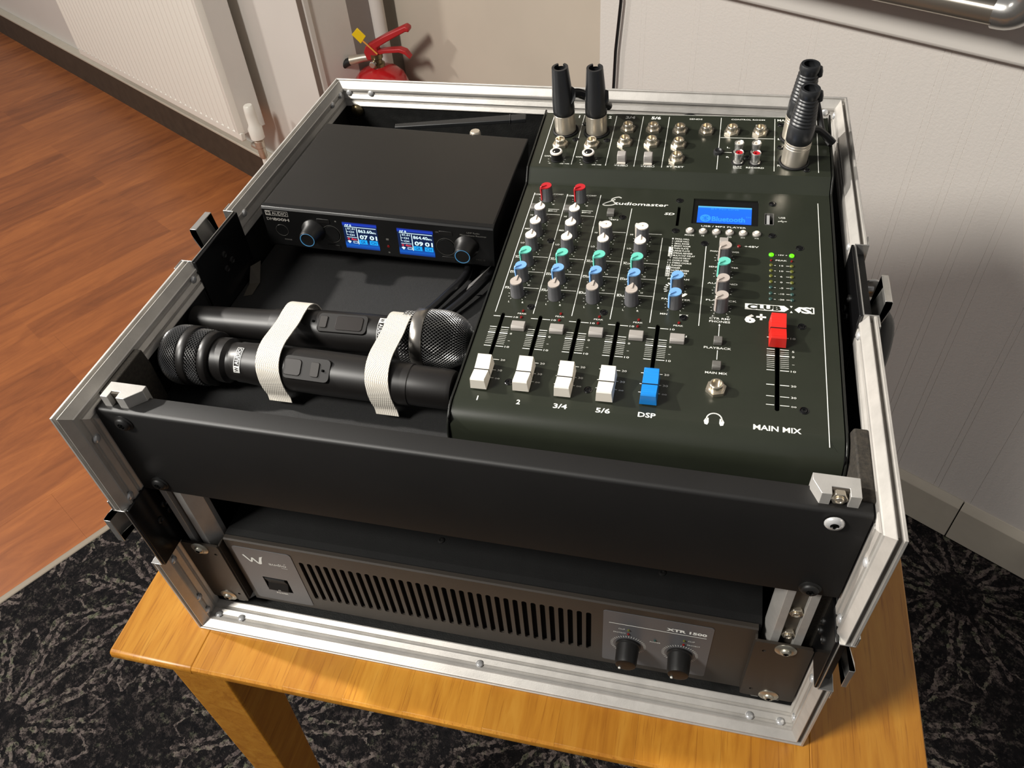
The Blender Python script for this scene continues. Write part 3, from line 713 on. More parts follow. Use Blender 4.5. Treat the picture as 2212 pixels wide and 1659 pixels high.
rear = [(.1700, 0), (.1722, .0012), (.1805, .0092), (.1822, .0103), (.184, .0105), (.2705, rearz(.2705)), (.2725, rearz(.27)-.0015), (.2725, -.0335), (.2705, -.0335), (.2705, .0100), (.184, .0085), (.1715, -.0014), (.1700, -.0014)]
MB(XM).prism(rear, AL, AR, 'x').build('rear_panel', M_mix, mi, smooth=True, ang=25)
MB(XM).box(AL+.001, AR-.001, -.1065, .2700, -.0335, -.0300).build('base_plate', M_blackm, mi)
MB(XM).box(AL+.003, AR-.003, -.0860, .1690, -.0120, -.0110).build('inner_screen', M_hole, mi)
for s0, s1 in ((AL-.0022, AL-.0008), (AR+.0008, AR+.0022)):
    tp = [(-.0840, .0012)]
    for i in range(1, 9):
        a = R_(84*i/8); tp.append((-.0880-.0222*math.sin(a), .0012-.0225*(1-math.cos(a))))
    tp += [(-.1128, -.0336), (.2735, -.0336), (.2735, rearz(.273)+.0012), (.1835, .0119), (.1805, .0110), (.1710, .0016), (.1690, .0011), (-.0790, .0011)]
    MB(XM).prism(tp, s0, s1, 'x').build('side_trim', M_trim, mi, bevel=0.0003)
    MB(XM).box(min(s0, s1)+(.0014 if s0 < 0 else -.0008), max(s0, s1)+(.0008 if s0 < 0 else -.0014), -.105, .27, -.033, -.003).build('side_gap', M_hole, mi)

# knobs: one of each cap, then copies
kn = MB().lathe([(.0055, 0), (.0055, .0006), (.0053, .0010), (.0049, .0125), (.0045, .0134)], None, 36, lambda i, z: 1-(.045 if (i % 3 == 0 and .0008 < z < .013) else 0)).mesh('knob_mesh')
def cap_mesh():
    m = MB(); pts = []
    for i in range(21):
        a = R_(90+38+ (360-76)*i/20); pts.append((.00455*math.cos(a), .00455*math.sin(a)))
    pts.append((.0008, .0060)); pts.append((-.0008, .0060))
    pts = pts[::-1]
    m.prism(pts, .0130, .0143, 'z')
    m.prism([(.0002, .0143), (.0056, .0143), (.0060, .0150), (.0052, .0155), (.0002, .0149)], -.00065, .00065, 'x')
    m.prism([(.0046, .0010), (.0060, .0010), (.0063, .0140), (.0046, .0140)], -.00075, .00075, 'x')
    return m.mesh('cap_mesh')
cm = {}
def knob(a, b, col, ang, h0=0.0, name='rotary_knob'):
    me = kn if kn.materials else kn
    o = link('rotary_knob', kn, M_knob, mi) if not kn.materials else link('rotary_knob', kn, None, mi)
    if not kn.polygons[0].use_smooth:
        for p in kn.polygons: p.use_smooth = True
        kn.set_sharp_from_angle(angle=R_(50))
    o.matrix_local = XM @ T(a, b, h0) @ RZ(R_(ang))
    if col not in cm: cm[col] = cap_mesh(); cm[col].materials.append(M_cap[col])
    c = link('knob_cap', cm[col], None, o)
    o['label'] = {'red': 'knob with a red cap', 'white': 'knob with a white cap', 'green': 'knob with a turquoise cap', 'blue': 'knob with a light blue cap', 'grey': 'knob with a pale grey cap'}[col]
P = .0298
for k in range(4):
    a = .0063+k*P+(.0002 if k else 0)
    if k < 2:
        knob(a, .1487, 'red', 132)
        knob(a, .1183, 'white', 0); knob(a, .0990, 'white', 0); knob(a, .0800, 'white', 0)
    else:
        knob(a, .0985, 'white', 78); knob(a, .0801, 'white', 4)
    knob(a, .0604, 'green', 134); knob(a, .0414, 'blue', 134); knob(a, .0221, 'grey', -4)
knob(.1285, .0415, 'blue', 134); knob(.1285, .0222, 'blue', 134)
for b, c in ((.0802, 'grey'), (.0610, 'green'), (.0416, 'grey'), (.0224, 'grey')): knob(.1624, b, c, 134)

# faders
def fader_mesh():
    pr = [(-.0126, .0012), (-.0124, .0098), (-.0116, .0108)]
    for i in range(5):
        y = -.0108+i*.0022; z = .0108-.0026*((i+.5)/5)**1.1
        pr += [(y, z), (y+.0018, z-.0004), (y+.0019, z-.00055)]
    pr += [(-.0004, .0078), (.0004, .0078)]
    for i in range(5):
        y = .0008+i*.0022; z = .0080+.0028*((i+.5)/5)**1.1
        pr += [(y, z), (y+.0003, z+.00015), (y+.0020, z+.0004)]
    pr += [(.0120, .0114), (.0126, .0105), (.0127, .0012)]
    vs = []; n = len(pr)
    for sgn in (-1, 1):
        for (y, z) in pr: vs.append((sgn*(.0059-.0009*max(0, (z-.001))/.011), y, z))
    fs = [(i, (i+1) % n, (i+1) % n+n, i+n) for i in range(n)]+[tuple(range(n)), tuple(range(n, 2*n))]
    return MB().add(vs, fs).mesh('fader_mesh')
fmesh = {}
ln_me = MB().prism([(-.0004, .0074), (.0004, .0074), (.0004, .0083), (-.0004, .0083)], -.0056, .0056, 'x').add([(-.0060, -.0003, .002), (-.0060, .0003, .002), (-.0054, .0003, .0083), (-.0054, -.0003, .0083)], [(0, 1, 2, 3)]).add([(.0060, -.0003, .002), (.0060, .0003, .002), (.0054, .0003, .0083), (.0054, -.0003, .0083)], [(3, 2, 1, 0)]).mesh('line_mesh')
ln_me.materials.append(M_blackm)
stem_me = MB().box(-.0006, .0006, -.003, .003, -.010, .003).mesh('stem'); stem_me.materials.append(M_chrome)
for a, b, c in ((-.0002, -.0668, 'white'), (.0302, -.0652, 'white'), (.0600, -.0665, 'white'), (.0893, -.0672, 'white'), (.1190, -.0660, 'blue'), (.2028, -.0018, 'red')):
    if c not in fmesh: fmesh[c] = fader_mesh(); fmesh[c].materials.append(M_fader[c])
    o = link('fader_cap', fmesh[c], None, mi, bevel=0.0005)
    o.matrix_local = XM @ T(a, b, 0); o['label'] = c+' fader cap'
    link('centre_line', ln_me, None, o); link('fader_stem', stem_me, None, o)

# push buttons
def pbtn(a, b, wx, wy, h, mat, name='push_button', h0=0.0):
    m = MB().prism([(-wy/2, 0), (-wy/2, h*.72), (-wy*.30, h), (wy/2, h), (wy/2, 0)], -wx/2, wx/2, 'x')
    o = m.build(name, mat, mi, bevel=0.0004); o.matrix_local = XM @ T(a, b, h0); return o
for k in range(5): pbtn(.0150+k*.0296, -.0147, .0104, .0072, .0042, M_btn)
for k in range(2): pbtn(-.0016+k*.0296, .1330, .0068, .0066, .0040, M_btnd)
pbtn(.0655, .1305, .0062, .0068, .0042, M_btnd); pbtn(.1612, .0990, .0068, .0066, .0040, M_btn)
pbtn(.1620, -.0132, .0060, .0058, .0040, M_btnd); pbtn(.1622, -.0375, .0060, .0058, .0040, M_btnd)
for i in range(6):
    a = .1334+i*.01064
    o = MB(XM).lathe([(.0034, 0), (.0034, .0012), (.0028, .0018), (.0027, .0018)], T(a, .1130, 0), 18).build('player_button', M_btn, mi, smooth=True, ang=35)
    MB(XM).lathe([(.0020, .0016), (.0019, .0026), (.0012, .0029)], T(a, .1130, 0), 14).build('button_centre', M_cap['white'], o, smooth=True)
# screws
scm = MB().lathe([(.0031, -.0002), (.0031, .0001), (.0026, .0004), (.0023, -.0001), (.0019, .0005), (.0010, .0006), (.0008, .0000)], None, 16).mesh('screw')
scm.materials.append(M_gloss)
for p in scm.polygons: p.use_smooth = True
scm.set_sharp_from_angle(angle=R_(40))
for a, b in ((.1218, .1543), (.1217, .1125), (.1988, .155), (.1987, .1124), (.1462, .0979), (.2197, .0984), (.0759, .1270), (.0199, .0089), (.0764, .0088), (.1360, .0095), (.0197, -.0695), (.0767, -.0697), (.2201, -.0696), (.2198, .0095), (.0202, .0905)):
    o = link('panel_screw', scm, None, mi); o.matrix_local = XM @ T(a, b, .0003)
# leds
def led(a, b, r, mat, h=.0012, name='indicator_light'):
    MB(XM).lathe([(r, -.0004), (r, h*.5), (r*.75, h*.85), (r*.2, h)], T(a, b, 0), 14).build(name, mat, mi, smooth=True)
for k in range(5):
    led(.0149+k*.0296, .0036, .0011, M_led_r)
    if k < 4: led(.0149+k*.0296, -.0034, .0011, M_led_r)
led(.1733, .0966, .0015, M_led_r)
for a in (.1982, .2136):
    led(a, .0883, .0019, M_led_g, .0014, 'lit_green_light')
    led(a, .0815, .0009, M_led_r)
    for b in (.0757, .0693, .0629, .0563): led(a, b, .0015, M_led_y)
    for b in (.0498, .0431, .0368): led(a, b, .0015, M_led_t)
# screen
ds = MB(XM).box(.1338, .1874, .1238, .1585, -.0016, -.0010).build('display_window', M_recface, mi)
k = NT('lcd_backlight'); pos = k.n('TexCoord').outputs['Generated']; sp = k.n('SeparateXYZ'); k.l(pos, sp.inputs[0])
cc = k.ramp(sp.outputs[1], [(0.0, (0.01, 0.16, 1.0, 1)), (0.88, (0.005, 0.19, 1.0, 1)), (0.97, (0.15, 0.65, 1.0, 1))])
k.l(cc, k.p.inputs['Emission Color']); k.p.inputs['Emission Strength'].default_value = 1.0; k.p.inputs['Base Color'].default_value = (0, 0, 0, 1)
MB(XM).box(.1380, .1822, .1266, .1492, -.0010, -.0007).build('lit_screen', k.m, ds)
g = MB(XM); PS = -.00060
M_lcdtx = glow('lcd_text', (0.04, 0.30, 1.0, 1), 1.0)
put_text(g, 'BT No LINE', .1605, .1458, .0022, .0230, PS)
put_text(g, 'Bluetooth', .1635, .1322, .0062, .0270, PS, .03)
put_text(g, 'TM', .1795, .1358, .0018, .0042, PS)
ov = [(.1448+.0045*math.cos(2*PI*i/24), .1325+.0050*math.sin(2*PI*i/24)) for i in range(24)]
g.add([(x, y, PS) for x, y in ov], [tuple(range(24))])
g.build('screen_text', glow('lcd_text', (0.03, 0.33, 1.0, 1), 1.15), ds)
g = MB(XM); stroke(g, [(.1425, .1345), (.1468, .1305), (.1446, .1290), (.1446, .1360), (.1468, .1342), (.1425, .1303)], .0006, PS+.0001)
g.build('screen_symbol', k.m, ds)
us = MB(XM).box(.1926, .1999, .1264, .1416, -.0075, -.0070).build('usb_port', M_hole, mi)
MB(XM).box(.1926, .1930, .1264, .1416, -.007, .0003).box(.1995, .1999, .1264, .1416, -.007, .0003).box(.1926, .1999, .1264, .1268, -.007, .0003).box(.1926, .1999, .1412, .1416, -.007, .0003).build('port_shell', M_chrome, us)
MB(XM).box(.1942, .1966, .1280, .1400, -.007, -.0005).build('port_tongue', M_rivet, us)
MB(XM).box(.1209, .1237, .1190, .1460, -.0060, -.0050).build('card_slot', M_hole, mi)
# headphone jack + rear jacks
hexj = [(.0072*math.cos(i*PI/3+.3), .0072*math.sin(i*PI/3+.3)) for i in range(6)]
def jack(m):
    o = MB().prism(hexj, 0, .0026, 'z').lathe([(.0052, .0026), (.0048, .0030), (.0046, .0066), (.0042, .0070), (.0034, .0070), (.0033, .0035)], None, 24).build('jack_socket', M_nickel, mi, smooth=True, ang=32)
    o.matrix_local = m
    MB().lathe([(.0033, .0030), (.0033, .0034)], None, 18).build('socket_bore', M_hole, o)
    return o
jack(XM @ T(.1629, -.0585, 0))
XR_ = XM @ T(0, .184, .0105) @ RX(math.atan(rs))
def RP(a, b, dz=0.0): return XR_ @ T(a, b-.184, dz)
for a, b in ((.0067, .2168), (.0361, .2176), (.0663, .2443), (.0661, .2223), (.0898, .2446), (.0905, .2223), (.1143, .2432), (.1149, .2212), (.1150, .1993), (.1381, .2436), (.1610, .2439), (.1857, .2437)): jack(RP(a, b))
for a, b, c in ((.1677, .2132, 'white'), (.1823, .2136, 'white'), (.1679, .1990, 'red'), (.1823, .1988, 'red')):
    o = MB().lathe([(.0044, 0), (.0044, .001), (.0036, .0016), (.0036, .0080), (.0041, .0084), (.0041, .0102), (.0036, .0106), (.0031, .0100), (.0030, .007)], None, 22).build('phono_socket', M_chrome, mi, smooth=True, ang=35); o.matrix_local = RP(a, b)
    MB().lathe([(.0030, .0068), (.0030, .0098), (.0015, .0098), (.0013, .0060)], None, 18).build('socket_insert', M_cap[c], o, smooth=True, ang=35)
    MB().lathe([(.0058, 0), (.0056, .0006), (.0050, .0006)], None, 20).build('socket_base', M_blackm, o)
for a, b in ((.0072, .1945), (.0365, .1949)):
    o = MB().lathe([(.0057, 0), (.0056, .0010), (.0052, .0012), (.0051, .0074)], None, 24).build('gain_knob', M_blackm, mi, smooth=True, ang=35); o.matrix_local = RP(a, b)
    MB().lathe([(.0051, .0072), (.0056, .0076), (.0056, .0086), (.0048, .0092), (.0036, .0090)], None, 24).build('knob_ring', M_cap['white'], o, smooth=True, ang=40)
    MB().lathe([(.0037, .0088), (.0035, .0093), (.0010, .0094)], None, 20).build('knob_top', M_blackm, o)
    MB().lathe([(.0006, .0092), (.0006, .0098)], T(-.0012, -.0022, 0), 8).build('pointer_dot', M_print, o)
for a in (.0667, .0903):
    m = MB().prism([(-.0030, 0), (-.0034, .0062), (-.0024, .0088), (.0034, .0096), (.0034, 0)], -.0038, .0038, 'x'); o = m.build('level_switch', M_btn, mi, bevel=0.0006); o.matrix_local = RP(a, .1935)
    MB().box(-.0037, .0037, -.0042, -.0034, .0004, .0022).build('switch_foot', M_cap['white'], o)
for a, b, r in ((.0077, .2400, .0122), (.0374, .2395, .0122), (.2144, .2015, .0128), (.2150, .2385, .0128)):
    o = MB().lathe([(r, 0), (r, .0012), (r-.0010, .0019), (r-.0020, .0012), (r-.0022, .0003)], None, 36).build('microphone_socket', M_blackm, mi, smooth=True, ang=50); o.matrix_local = RP(a, b)
o = MB().lathe([(.0045, 0), (.0042, .0022), (.0030, .0028), (.0020, .0016)], None, 18).build('rubber_grommet', M_rubber, mi, smooth=True); o.matrix_local = RP(.1503, .2121)
for a, b in ((.0193, .2262), (.0487, .2262), (.0247, .2525), (.2035, .2575), (.2035, .2225), (.2247, .1905), (.1756, .2057)):
    o = link('panel_screw', scm, None, mi); o.matrix_local = RP(a, b, .0003)

# printed lettering on the control panel
g = MB(XM); gd = MB(XM); gk = MB(XM)
Z1 = .00012
def L(x0, y0, x1, y1, wd=.00055, m=None): stroke(m or g, [(x0, y0), (x1, y1)], wd, Z1)
def TX(s, x, y, cap=.0019, w_=None, bold=.004, m=None, z=Z1, **kw): put_text(m or g, s, x, y, cap, w_, z, bold, **kw)
for x, b0, b1 in ((-.0068, .0009, .1567), (.0231, .0018, .1567), (.0530, .0026, .1572), (.0823, .0022, .1398), (.1120, .0018, .1021), (.1476, .0025, .0944), (.2350, -.0978, .1584)): L(x, b0, x, b1)
def ticks(cx, cy, r0=.0067, r1=.0076, n=11):
    for i in range(n):
        a = R_(230-280*i/(n-1)); L(cx+r0*math.cos(a), cy+r0*math.sin(a), cx+r1*math.cos(a), cy+r1*math.sin(a), .00035)
for k in range(4):
    c = .0065+k*P
    rows = [(.0604, 'AUX', '10'), (.0414, 'DSP', '10'), (.0221, 'PAN' if k < 2 else 'BAL', None)]
    if k < 2: rows += [(.1487, 'COMP', '10'), (.1183, 'HI', '+'), (.0990, 'MID', '+'), (.0800, 'LO', '+')]
    else: rows += [(.0985, 'HI', '+'), (.0801, 'LO', '+')]
    for b, s, e in rows:
        ticks(c, b)
        if s in ('AUX', 'DSP', 'PAN', 'BAL'):
            L(c+.0030, b+.0083, c+.0152, b+.0083, .0005); L(c-.0120, b+.0083, c-.0090, b+.0083, .0004); TX(s, c-.0088, b+.0068, .0018, .0062, align='c')
        else: TX(s, c-.0095, b+.0060, .0018, None)
        if s == 'COMP': TX('COMP', c+.0085, b+.0073, .0017, .0090)
        if s == 'HI': L(c+.0030, b+.0080, c+.0150, b+.0080, .0005)
        if e: TX(e, c+.0066, b-.0078, .0016)
    TX('L', c-.0052, .0221-.0088, .0018); TX('R', c+.0058, .0221-.0088, .0018)
    if k < 2: L(c+.0035, .1337, c+.0130, .1337, .0005); TX('80HZ', c+.0078, .1313, .0018, .0082)
def scale(c, right=.0106):
    for b, wd in ((-.0036, .0006), (-.0154, .0006), (-.0178, .00028), (-.0196, .00028), (-.0216, .0010), (-.0238, .00028), (-.0256, .00028), (-.0274, .00028), (-.0292, .00028), (-.0310, .00028), (-.0328, .00028), (-.0355, .0006), (-.0490, .0006), (-.0593, .0005), (-.0670, .0005)):
        L(c-.0070, b, c-.0020, b, wd); L(c+.0020, b, c+.0076, b, wd)
    for s, b in (('10', -.0036), ('5', -.0165), ('0', -.0216), ('-', -.0288), ('10', -.0355), ('20', -.0490), ('30', -.0593), ('oo', -.0670)):
        TX(s, c+right, b, .0017, .0016 if len(s) == 1 else .0034)
for k in range(5): scale(k*.0296)
scale(.2031)
for k in range(5): TX('PEAK', .0146+k*.0296, .0008, .0014, .0070)
TX('ON', .1340, -.0098, .0018, .0120)
for s, k, w_ in (('1', 0, None), ('2', 1, None), ('3/4', 2, .0096), ('5/6', 3, .0098), ('DSP', 4, .0118)): TX(s, .0008+k*.0296, -.0868, .0040, w_, .022)
TX('MAIN MIX', .2032, -.0873, .0042, .0300, .022)
TX('CTR RM/', .1623, .0115, .0020, .0150); TX('PHONES', .1623, .0083, .0020, .0150)
L(.1623, -.0090, .1623, .0045, .0005); g.add([(.1615, .0042, Z1), (.1631, .0042, Z1), (.1623, .0062, Z1)], [(0, 1, 2)])
TX('PLAYBACK', .1621, -.0188, .0020, .0190); L(.1622, -.0300, .1622, -.0212, .0005); TX('MAIN MIX', .1624, -.0430, .0020, .0150)
for i in range(13):                                        # headphone symbol
    a0, a1 = R_(-15+210*i/13), R_(-15+210*(i+1)/13)
    L(.1632+.0050*math.cos(a0), -.0846+.0052*math.sin(a0), .1632+.0050*math.cos(a1), -.0846+.0052*math.sin(a1), .0009)
for s_ in (-1, 1):
    g.add([(.1632+s_*x, -.0846+y, Z1) for x, y in ((.0036, .0010), (.0056, .0004), (.0066, -.0018), (.0060, -.0045), (.0042, -.0050), (.0034, -.0030))], [tuple(range(6))])
names = ['SMALL HALL', 'LARGE HALL', 'SMALL ROOM', 'BRIGHT ROOM', 'THIN PLATE', 'LARGE PLATE', 'SPRING REVERB', 'MULTI-TAP DELAY', 'ANALOG DELAY', 'CHORUS VERB', 'STEREO CHORUS', 'FLANGER', 'PHASER', 'GATED REVERB', 'FLANGE VERB', 'VOCAL ECHO']
for i, s in enumerate(names):
    b = .1020-i*.00303; inv = i in (4, 5, 6, 7, 12, 13, 14, 15)
    TX(s, .1222, b, .00185, .00117*len(s), align='l', m=g)
    TX(str(i+1), .1211, b, .0018, .0012 if i < 9 else .0023, align='r', m=gk if inv else g, z=Z1*2 if inv else Z1)
for i0 in (4, 12):
    b1, b0 = .1020-i0*.00303+.0015, .1020-(i0+3)*.00303-.0015
    g.add([(.1183, b0, Z1), (.1216, b0, Z1), (.1216, b1, Z1), (.1183, b1, Z1)], [(0, 1, 2, 3)])
TX('PROGRAM', .1289, .0523, .0018, .0165); TX('PARAMETER', .1289, .0291, .0018, .0215); TX('MIN', .1212, .0123, .0018, .0052); TX('MAX', .1362, .0123, .0018, .0064)
ticks(.1285, .0222); ticks(.1285, .0415)
for sg in (-1, 1):                                          # segmented program dial
    for i in range(7):
        a = R_(200-i*16) if sg < 0 else R_(-20+i*8-60)
        L(.1285+.0078*math.cos(a), .0405+.0078*math.sin(a), .1285+.0094*math.cos(a), .0405+.0094*math.sin(a), .0012)
for b, s in ((.0802, 'PHANTOM POWER'), (.0610, 'SENDS MASTER'), (.0416, 'AUX SEND'), (.0224, 'PLAYBACK')):
    ticks(.1624, b); TX(s, .1624, b+.0088, .0017, .0225)
TX('0', .1570, .0140, .0014); TX('10', .1680, .0140, .0014)
TX('+48V', .1830, .0970, .0022, .0110)
TX('- 15V +', .2058, .0886, .0015, .0090); TX('PEAK', .2058, .0820, .0015, .0085)
for s, b in (('15', .0757), ('10', .0693), ('6', .0629), ('0', .0563), ('-5', .0498), ('-10', .0431), ('-20', .0368)):
    TX(s, .2058, b, .0015, .0012*len(s)+.0005); L(.2004, b, .2016, b, .0004); L(.2095, b, .2118, b, .0004)
# model badge
bx = [(.1798, .0302), (.2080, .0302), (.2112, .0270), (.2080, .0238), (.1798, .0238)]
g.add([(x, y, Z1) for x, y in bx], [tuple(range(5))]); TX('CLUB', .1935, .0270, .0046, .0240, .05, m=gk, z=Z1*2.4)
g.add([(.2118, .0305, Z1), (.2138, .0305, Z1), (.2128, .0285, Z1)], [(0, 1, 2)]); g.add([(.2118, .0232, Z1), (.2138, .0232, Z1), (.2128, .0253, Z1)], [(0, 1, 2)])
g.add([(x, y, Z1) for x, y in ((.2150, .0268), (.2182, .0300), (.2215, .0300), (.2200, .0282), (.2192, .0272), (.2200, .0262), (.2180, .0236))], [tuple(range(7))])
TX('S', .2235, .0270, .0062, .0075, .04); L(.2285, .0300, .2285, .0240, .0009); L(.2265, .0300, .2285, .0300, .0009); L(.2265, .0240, .2285, .0240, .0009)
TX('6', .1838, .0140, .0078, .0078, .05); L(.1886, .0165, .1946, .0165, .0018); L(.1916, .0138, .1916, .0192, .0018)
# maker's name
TX('tudiomaster', .0898, .1468, .0042, .0460, .012, shear=.15)
sp_ = smooth_path([(x, y, 0) for x, y in ((.0712, .1546), (.0690, .1556), (.0652, .1540), (.0634, .1515), (.0652, .1490), (.0670, .1468), (.0660, .1445), (.0625, .1432), (.0585, .1430), (.0568, .1442), (.0588, .1465), (.0630, .1495), (.0662, .1518))], 5)
for i in range(len(sp_)-1): stroke(g, [(sp_[i].x, sp_[i].y), (sp_[i+1].x, sp_[i+1].y)], .0013, Z1)
TX('SD', .1150, .1350, .0030, .0082, .02, shear=.3); TX('USB', .2064, .1367, .0020, .0052)
L(.2035, .1318, .2095, .1318, .0004); L(.2050, .1318, .2064, .1333, .0003); L(.2060, .1318, .2074, .1303, .0003); TX('o', .2036, .1318, .0015); TX('>', .2096, .1318, .0016)
TX('USB / MP3 PLAYER', .1601, .1207, .0019, .0360)
for s, i in (('MODE', 0), ('>II', 1), ('[]', 2), ('CO', 3), ('I<<', 4), ('>>I', 5)): TX(s, .1334+i*.01064, .1078, .0016, .0075 if i == 0 else None)
TX('L/R', .0660, .1255, .0016); TX('/MP3', .0690, .1232, .0016, .0075)
g.build('printed_lettering', M_print, mi); gk.build('dark_lettering', M_mix, mi)
# printing on the rear deck
g = MB(XR_)
def LB(x0, y0, x1, y1, wd=.00055): stroke(g, [(x0, y0-.184), (x1, y1-.184)], wd, Z1)
def TB(s, x, y, cap=.0019, w_=None, bold=.012, **kw): put_text(g, s, x, y-.184, cap, w_, Z1, bold, **kw)
for x in (-.0078, .0217, .0529, .0783, .1027, .1504, .1983, .2346): LB(x, .1874, x, .2667)
LB(.1514, .2352, .1973, .2352); LB(.1552, .2127, .1630, .2127); LB(-.0150, .2700, .2430, .2700, .0004)
TB('1', .0170, .2642, .0042, None, .03); TB('2', .0468, .2642, .0042, None, .03); TB('3/4', .0662, .2645, .0042, .0090, .03); TB('5/6', .0905, .2645, .0042, .0090, .03)
TB('SENDS', .1274, .2639, .0019, .0120); TB('CONTROL ROOM', .1745, .2647, .0019, .0300); TB('MAIN', .2060, .2648, .0032, .0110); TB('L', .2024, .2351, .0024, .0028); TB('R', .2022, .1958, .0024, .0028)
TB('LEFT', .1612, .2560, .0016, .0070); TB('RIGHT', .1860, .2560, .0016, .0085); TB('L', .1589, .2202, .0020, .0026); TB('R', .1588, .2058, .0020, .0026)
TB('PLAY', .1678, .1925, .0014, .0075); TB('BACK', .1678, .1903, .0014, .0075); TB('RECORD', .1824, .1914, .0020, .0150); TB('ST RET', .1146, .1890, .0020, .0150)
for c in (.0667, .0903): TB('-10dBV', c, .1900, .0015, .0120); TB('+4dBU', c, .1879, .0015, .0120)
for c in (.0072, .0365):
    TB('GAIN', c-.0095, .1990, .0016, .0060); TB('-6', c-.0062, .1882, .0014); TB('-10 +44', c+.0080, .1880, .0015, .0090)
    for i in range(11):
        a = R_(230-280*i/10); LB(c+.0072*math.cos(a), .1935+.0072*math.sin(a), c+.0082*math.cos(a), .1935+.0082*math.sin(a), .00035)
g.build('printed_lettering', M_print, mi)

# ==================================================================== WIRELESS RECEIVER
ro = Vector((.0308, .2652, .2935)); rx = Vector((.9992, .0183, -.0369)).normalized(); ry = Vector((-.0191, .9996, -.0209)); ry = (ry-rx*rx.dot(ry)).normalized(); rz = rx.cross(ry)
RH = .0535
re_ = thing('wireless_receiver', 'black half rack wireless receiver with two lit blue screens on the left of the shelf', 'receiver', frame(ro-rz*RH, rx, ry, rz))
XE = T(0, 0, RH)
MB(XE).box(0, .212, .003, .158, -.041, 0).build('housing', M_rec, re_, bevel=0.0012)
MB(XE).prism([(.004, .0004), (-.0010, -.0004), (-.0022, -.0024), (-.0022, -.0392), (-.0006, -.0415), (.004, -.0418)], -.0006, .2126, 'x').build('front_panel', M_recface, re_, bevel=0.0005)
for x_, y_ in ((.02, .02), (.19, .02), (.02, .14), (.19, .14)):
    zb = -(ro+rx*x_+ry*y_).z
    MB(XE).lathe([(.006, -.041), (.006, -.0475), (.005, -.049)], T(x_, y_, 0), 14).build('rubber_foot', M_rubber, re_)
XFc = XE @ T(0, -.0022, 0) @ RX(PI/2)
def disp(x0, x1, z0, z1, freq, num):
    k = NT('oled_backlight'); ps = k.n('TexCoord').outputs['Generated']; sp = k.n('SeparateXYZ'); k.l(ps, sp.inputs[0])
    cc = k.ramp(sp.outputs[2], [(0.0, (0.002, 0.03, 0.22, 1)), (0.12, (0.004, 0.11, 0.55, 1)), (0.3, (0.001, 0.012, 0.07, 1)), (0.86, (0.001, 0.012, 0.06, 1)), (0.93, (0.01, 0.05, 0.55, 1)), (1.0, (0.004, 0.02, 0.25, 1))])
    k.l(cc, k.p.inputs['Emission Color']); k.p.inputs['Emission Strength'].default_value = 1.0; k.p.inputs['Base Color'].default_value = (0, 0, 0, 1)
    d = MB(XFc).box(x0, x1, z0, z1, 0, .0003).build('lit_display', k.m, re_)
    a = MB(XFc); c = MB(XFc); r = MB(XFc); h = MB(XFc); w_ = x1-x0; hh = z1-z0; Zt = .00042
    X_ = lambda f: x0+w_*f
    Y_ = lambda f: z0+hh*f
    def tx(m, s, fx, fy, cap, wd, bold=.01): put_text(m, s, X_(fx), Y_(fy), cap*hh, wd*w_, Zt, bold)
    tx(a, 'AF 8', .16, .90, .07, .20, .02)
    stroke(a, [(X_(.06), Y_(.84)), (X_(.97), Y_(.84))], .0006, Zt); stroke(a, [(X_(.40), Y_(.80)), (X_(.40), Y_(.19))], .0007, Zt)
    stroke(a, [(X_(.08), Y_(.44)), (X_(.37), Y_(.44))], .0005, Zt)
    for yy in (.77, .65, .53):
        tx(a, '01.01' if yy > .7 else 'CH', .24, yy, .065, .22 if yy > .7 else .14, .02)
    stroke(a, [(X_(.09), Y_(.78)), (X_(.09), Y_(.53)), (X_(.15), Y_(.53))], .0004, Zt); stroke(a, [(X_(.09), Y_(.65)), (X_(.15), Y_(.65))], .0004, Zt)
    tx(a, freq, .64, .71, .115, .40, .02); tx(a, 'MHz', .90, .68, .06, .12, .02)
    tx(a, num.split()[0], .58, .48, .15, .24, .03); tx(a, num.split()[1], .86, .48, .15, .22, .03)
    for fx in (.54, .85): c.add([(X_(fx-.12), Y_(.20), Zt), (X_(fx+.12), Y_(.20), Zt), (X_(fx+.12), Y_(.37), Zt), (X_(fx-.12), Y_(.37), Zt)], [(0, 1, 2, 3)])
    put_text(h, 'GR', X_(.54), Y_(.285), .11*hh, .14*w_, Zt+.0001, .01); put_text(h, 'CH', X_(.85), Y_(.285), .11*hh, .15*w_, Zt+.0001, .01)
    tx(r, '0 4m', .22, .37, .075, .27, .03)
    a.add([(X_(.07), Y_(.28), Zt), (X_(.12), Y_(.31), Zt), (X_(.19), Y_(.28), Zt), (X_(.13), Y_(.19), Zt)], [(0, 1, 2, 3)])
    stroke(a, [(X_(.25), Y_(.29)), (X_(.37), Y_(.29)), (X_(.37), Y_(.22)), (X_(.25), Y_(.22)), (X_(.25), Y_(.29))], .0004, Zt)
    a.build('display_text', glow('display_white', (.70, .92, 1, 1), 1.2), d); c.build('display_field', glow('display_cyan', (.01, .42, 1, 1), 1.0), d)
    r.build('display_red_text', glow('display_red', (1, .06, .08, 1), .9), d); h.build('display_dark_text', glow('display_dark', (.002, .03, .2, 1), 1.0), d)
disp(.0750, .1068, -.0352, -.0083, '863.60', '07 01'); disp(.1255, .1582, -.0362, -.0090, '864.40', '09 01')
M_ringb = glow('knob_ring_light', (.10, .38, .70, 1), .55)
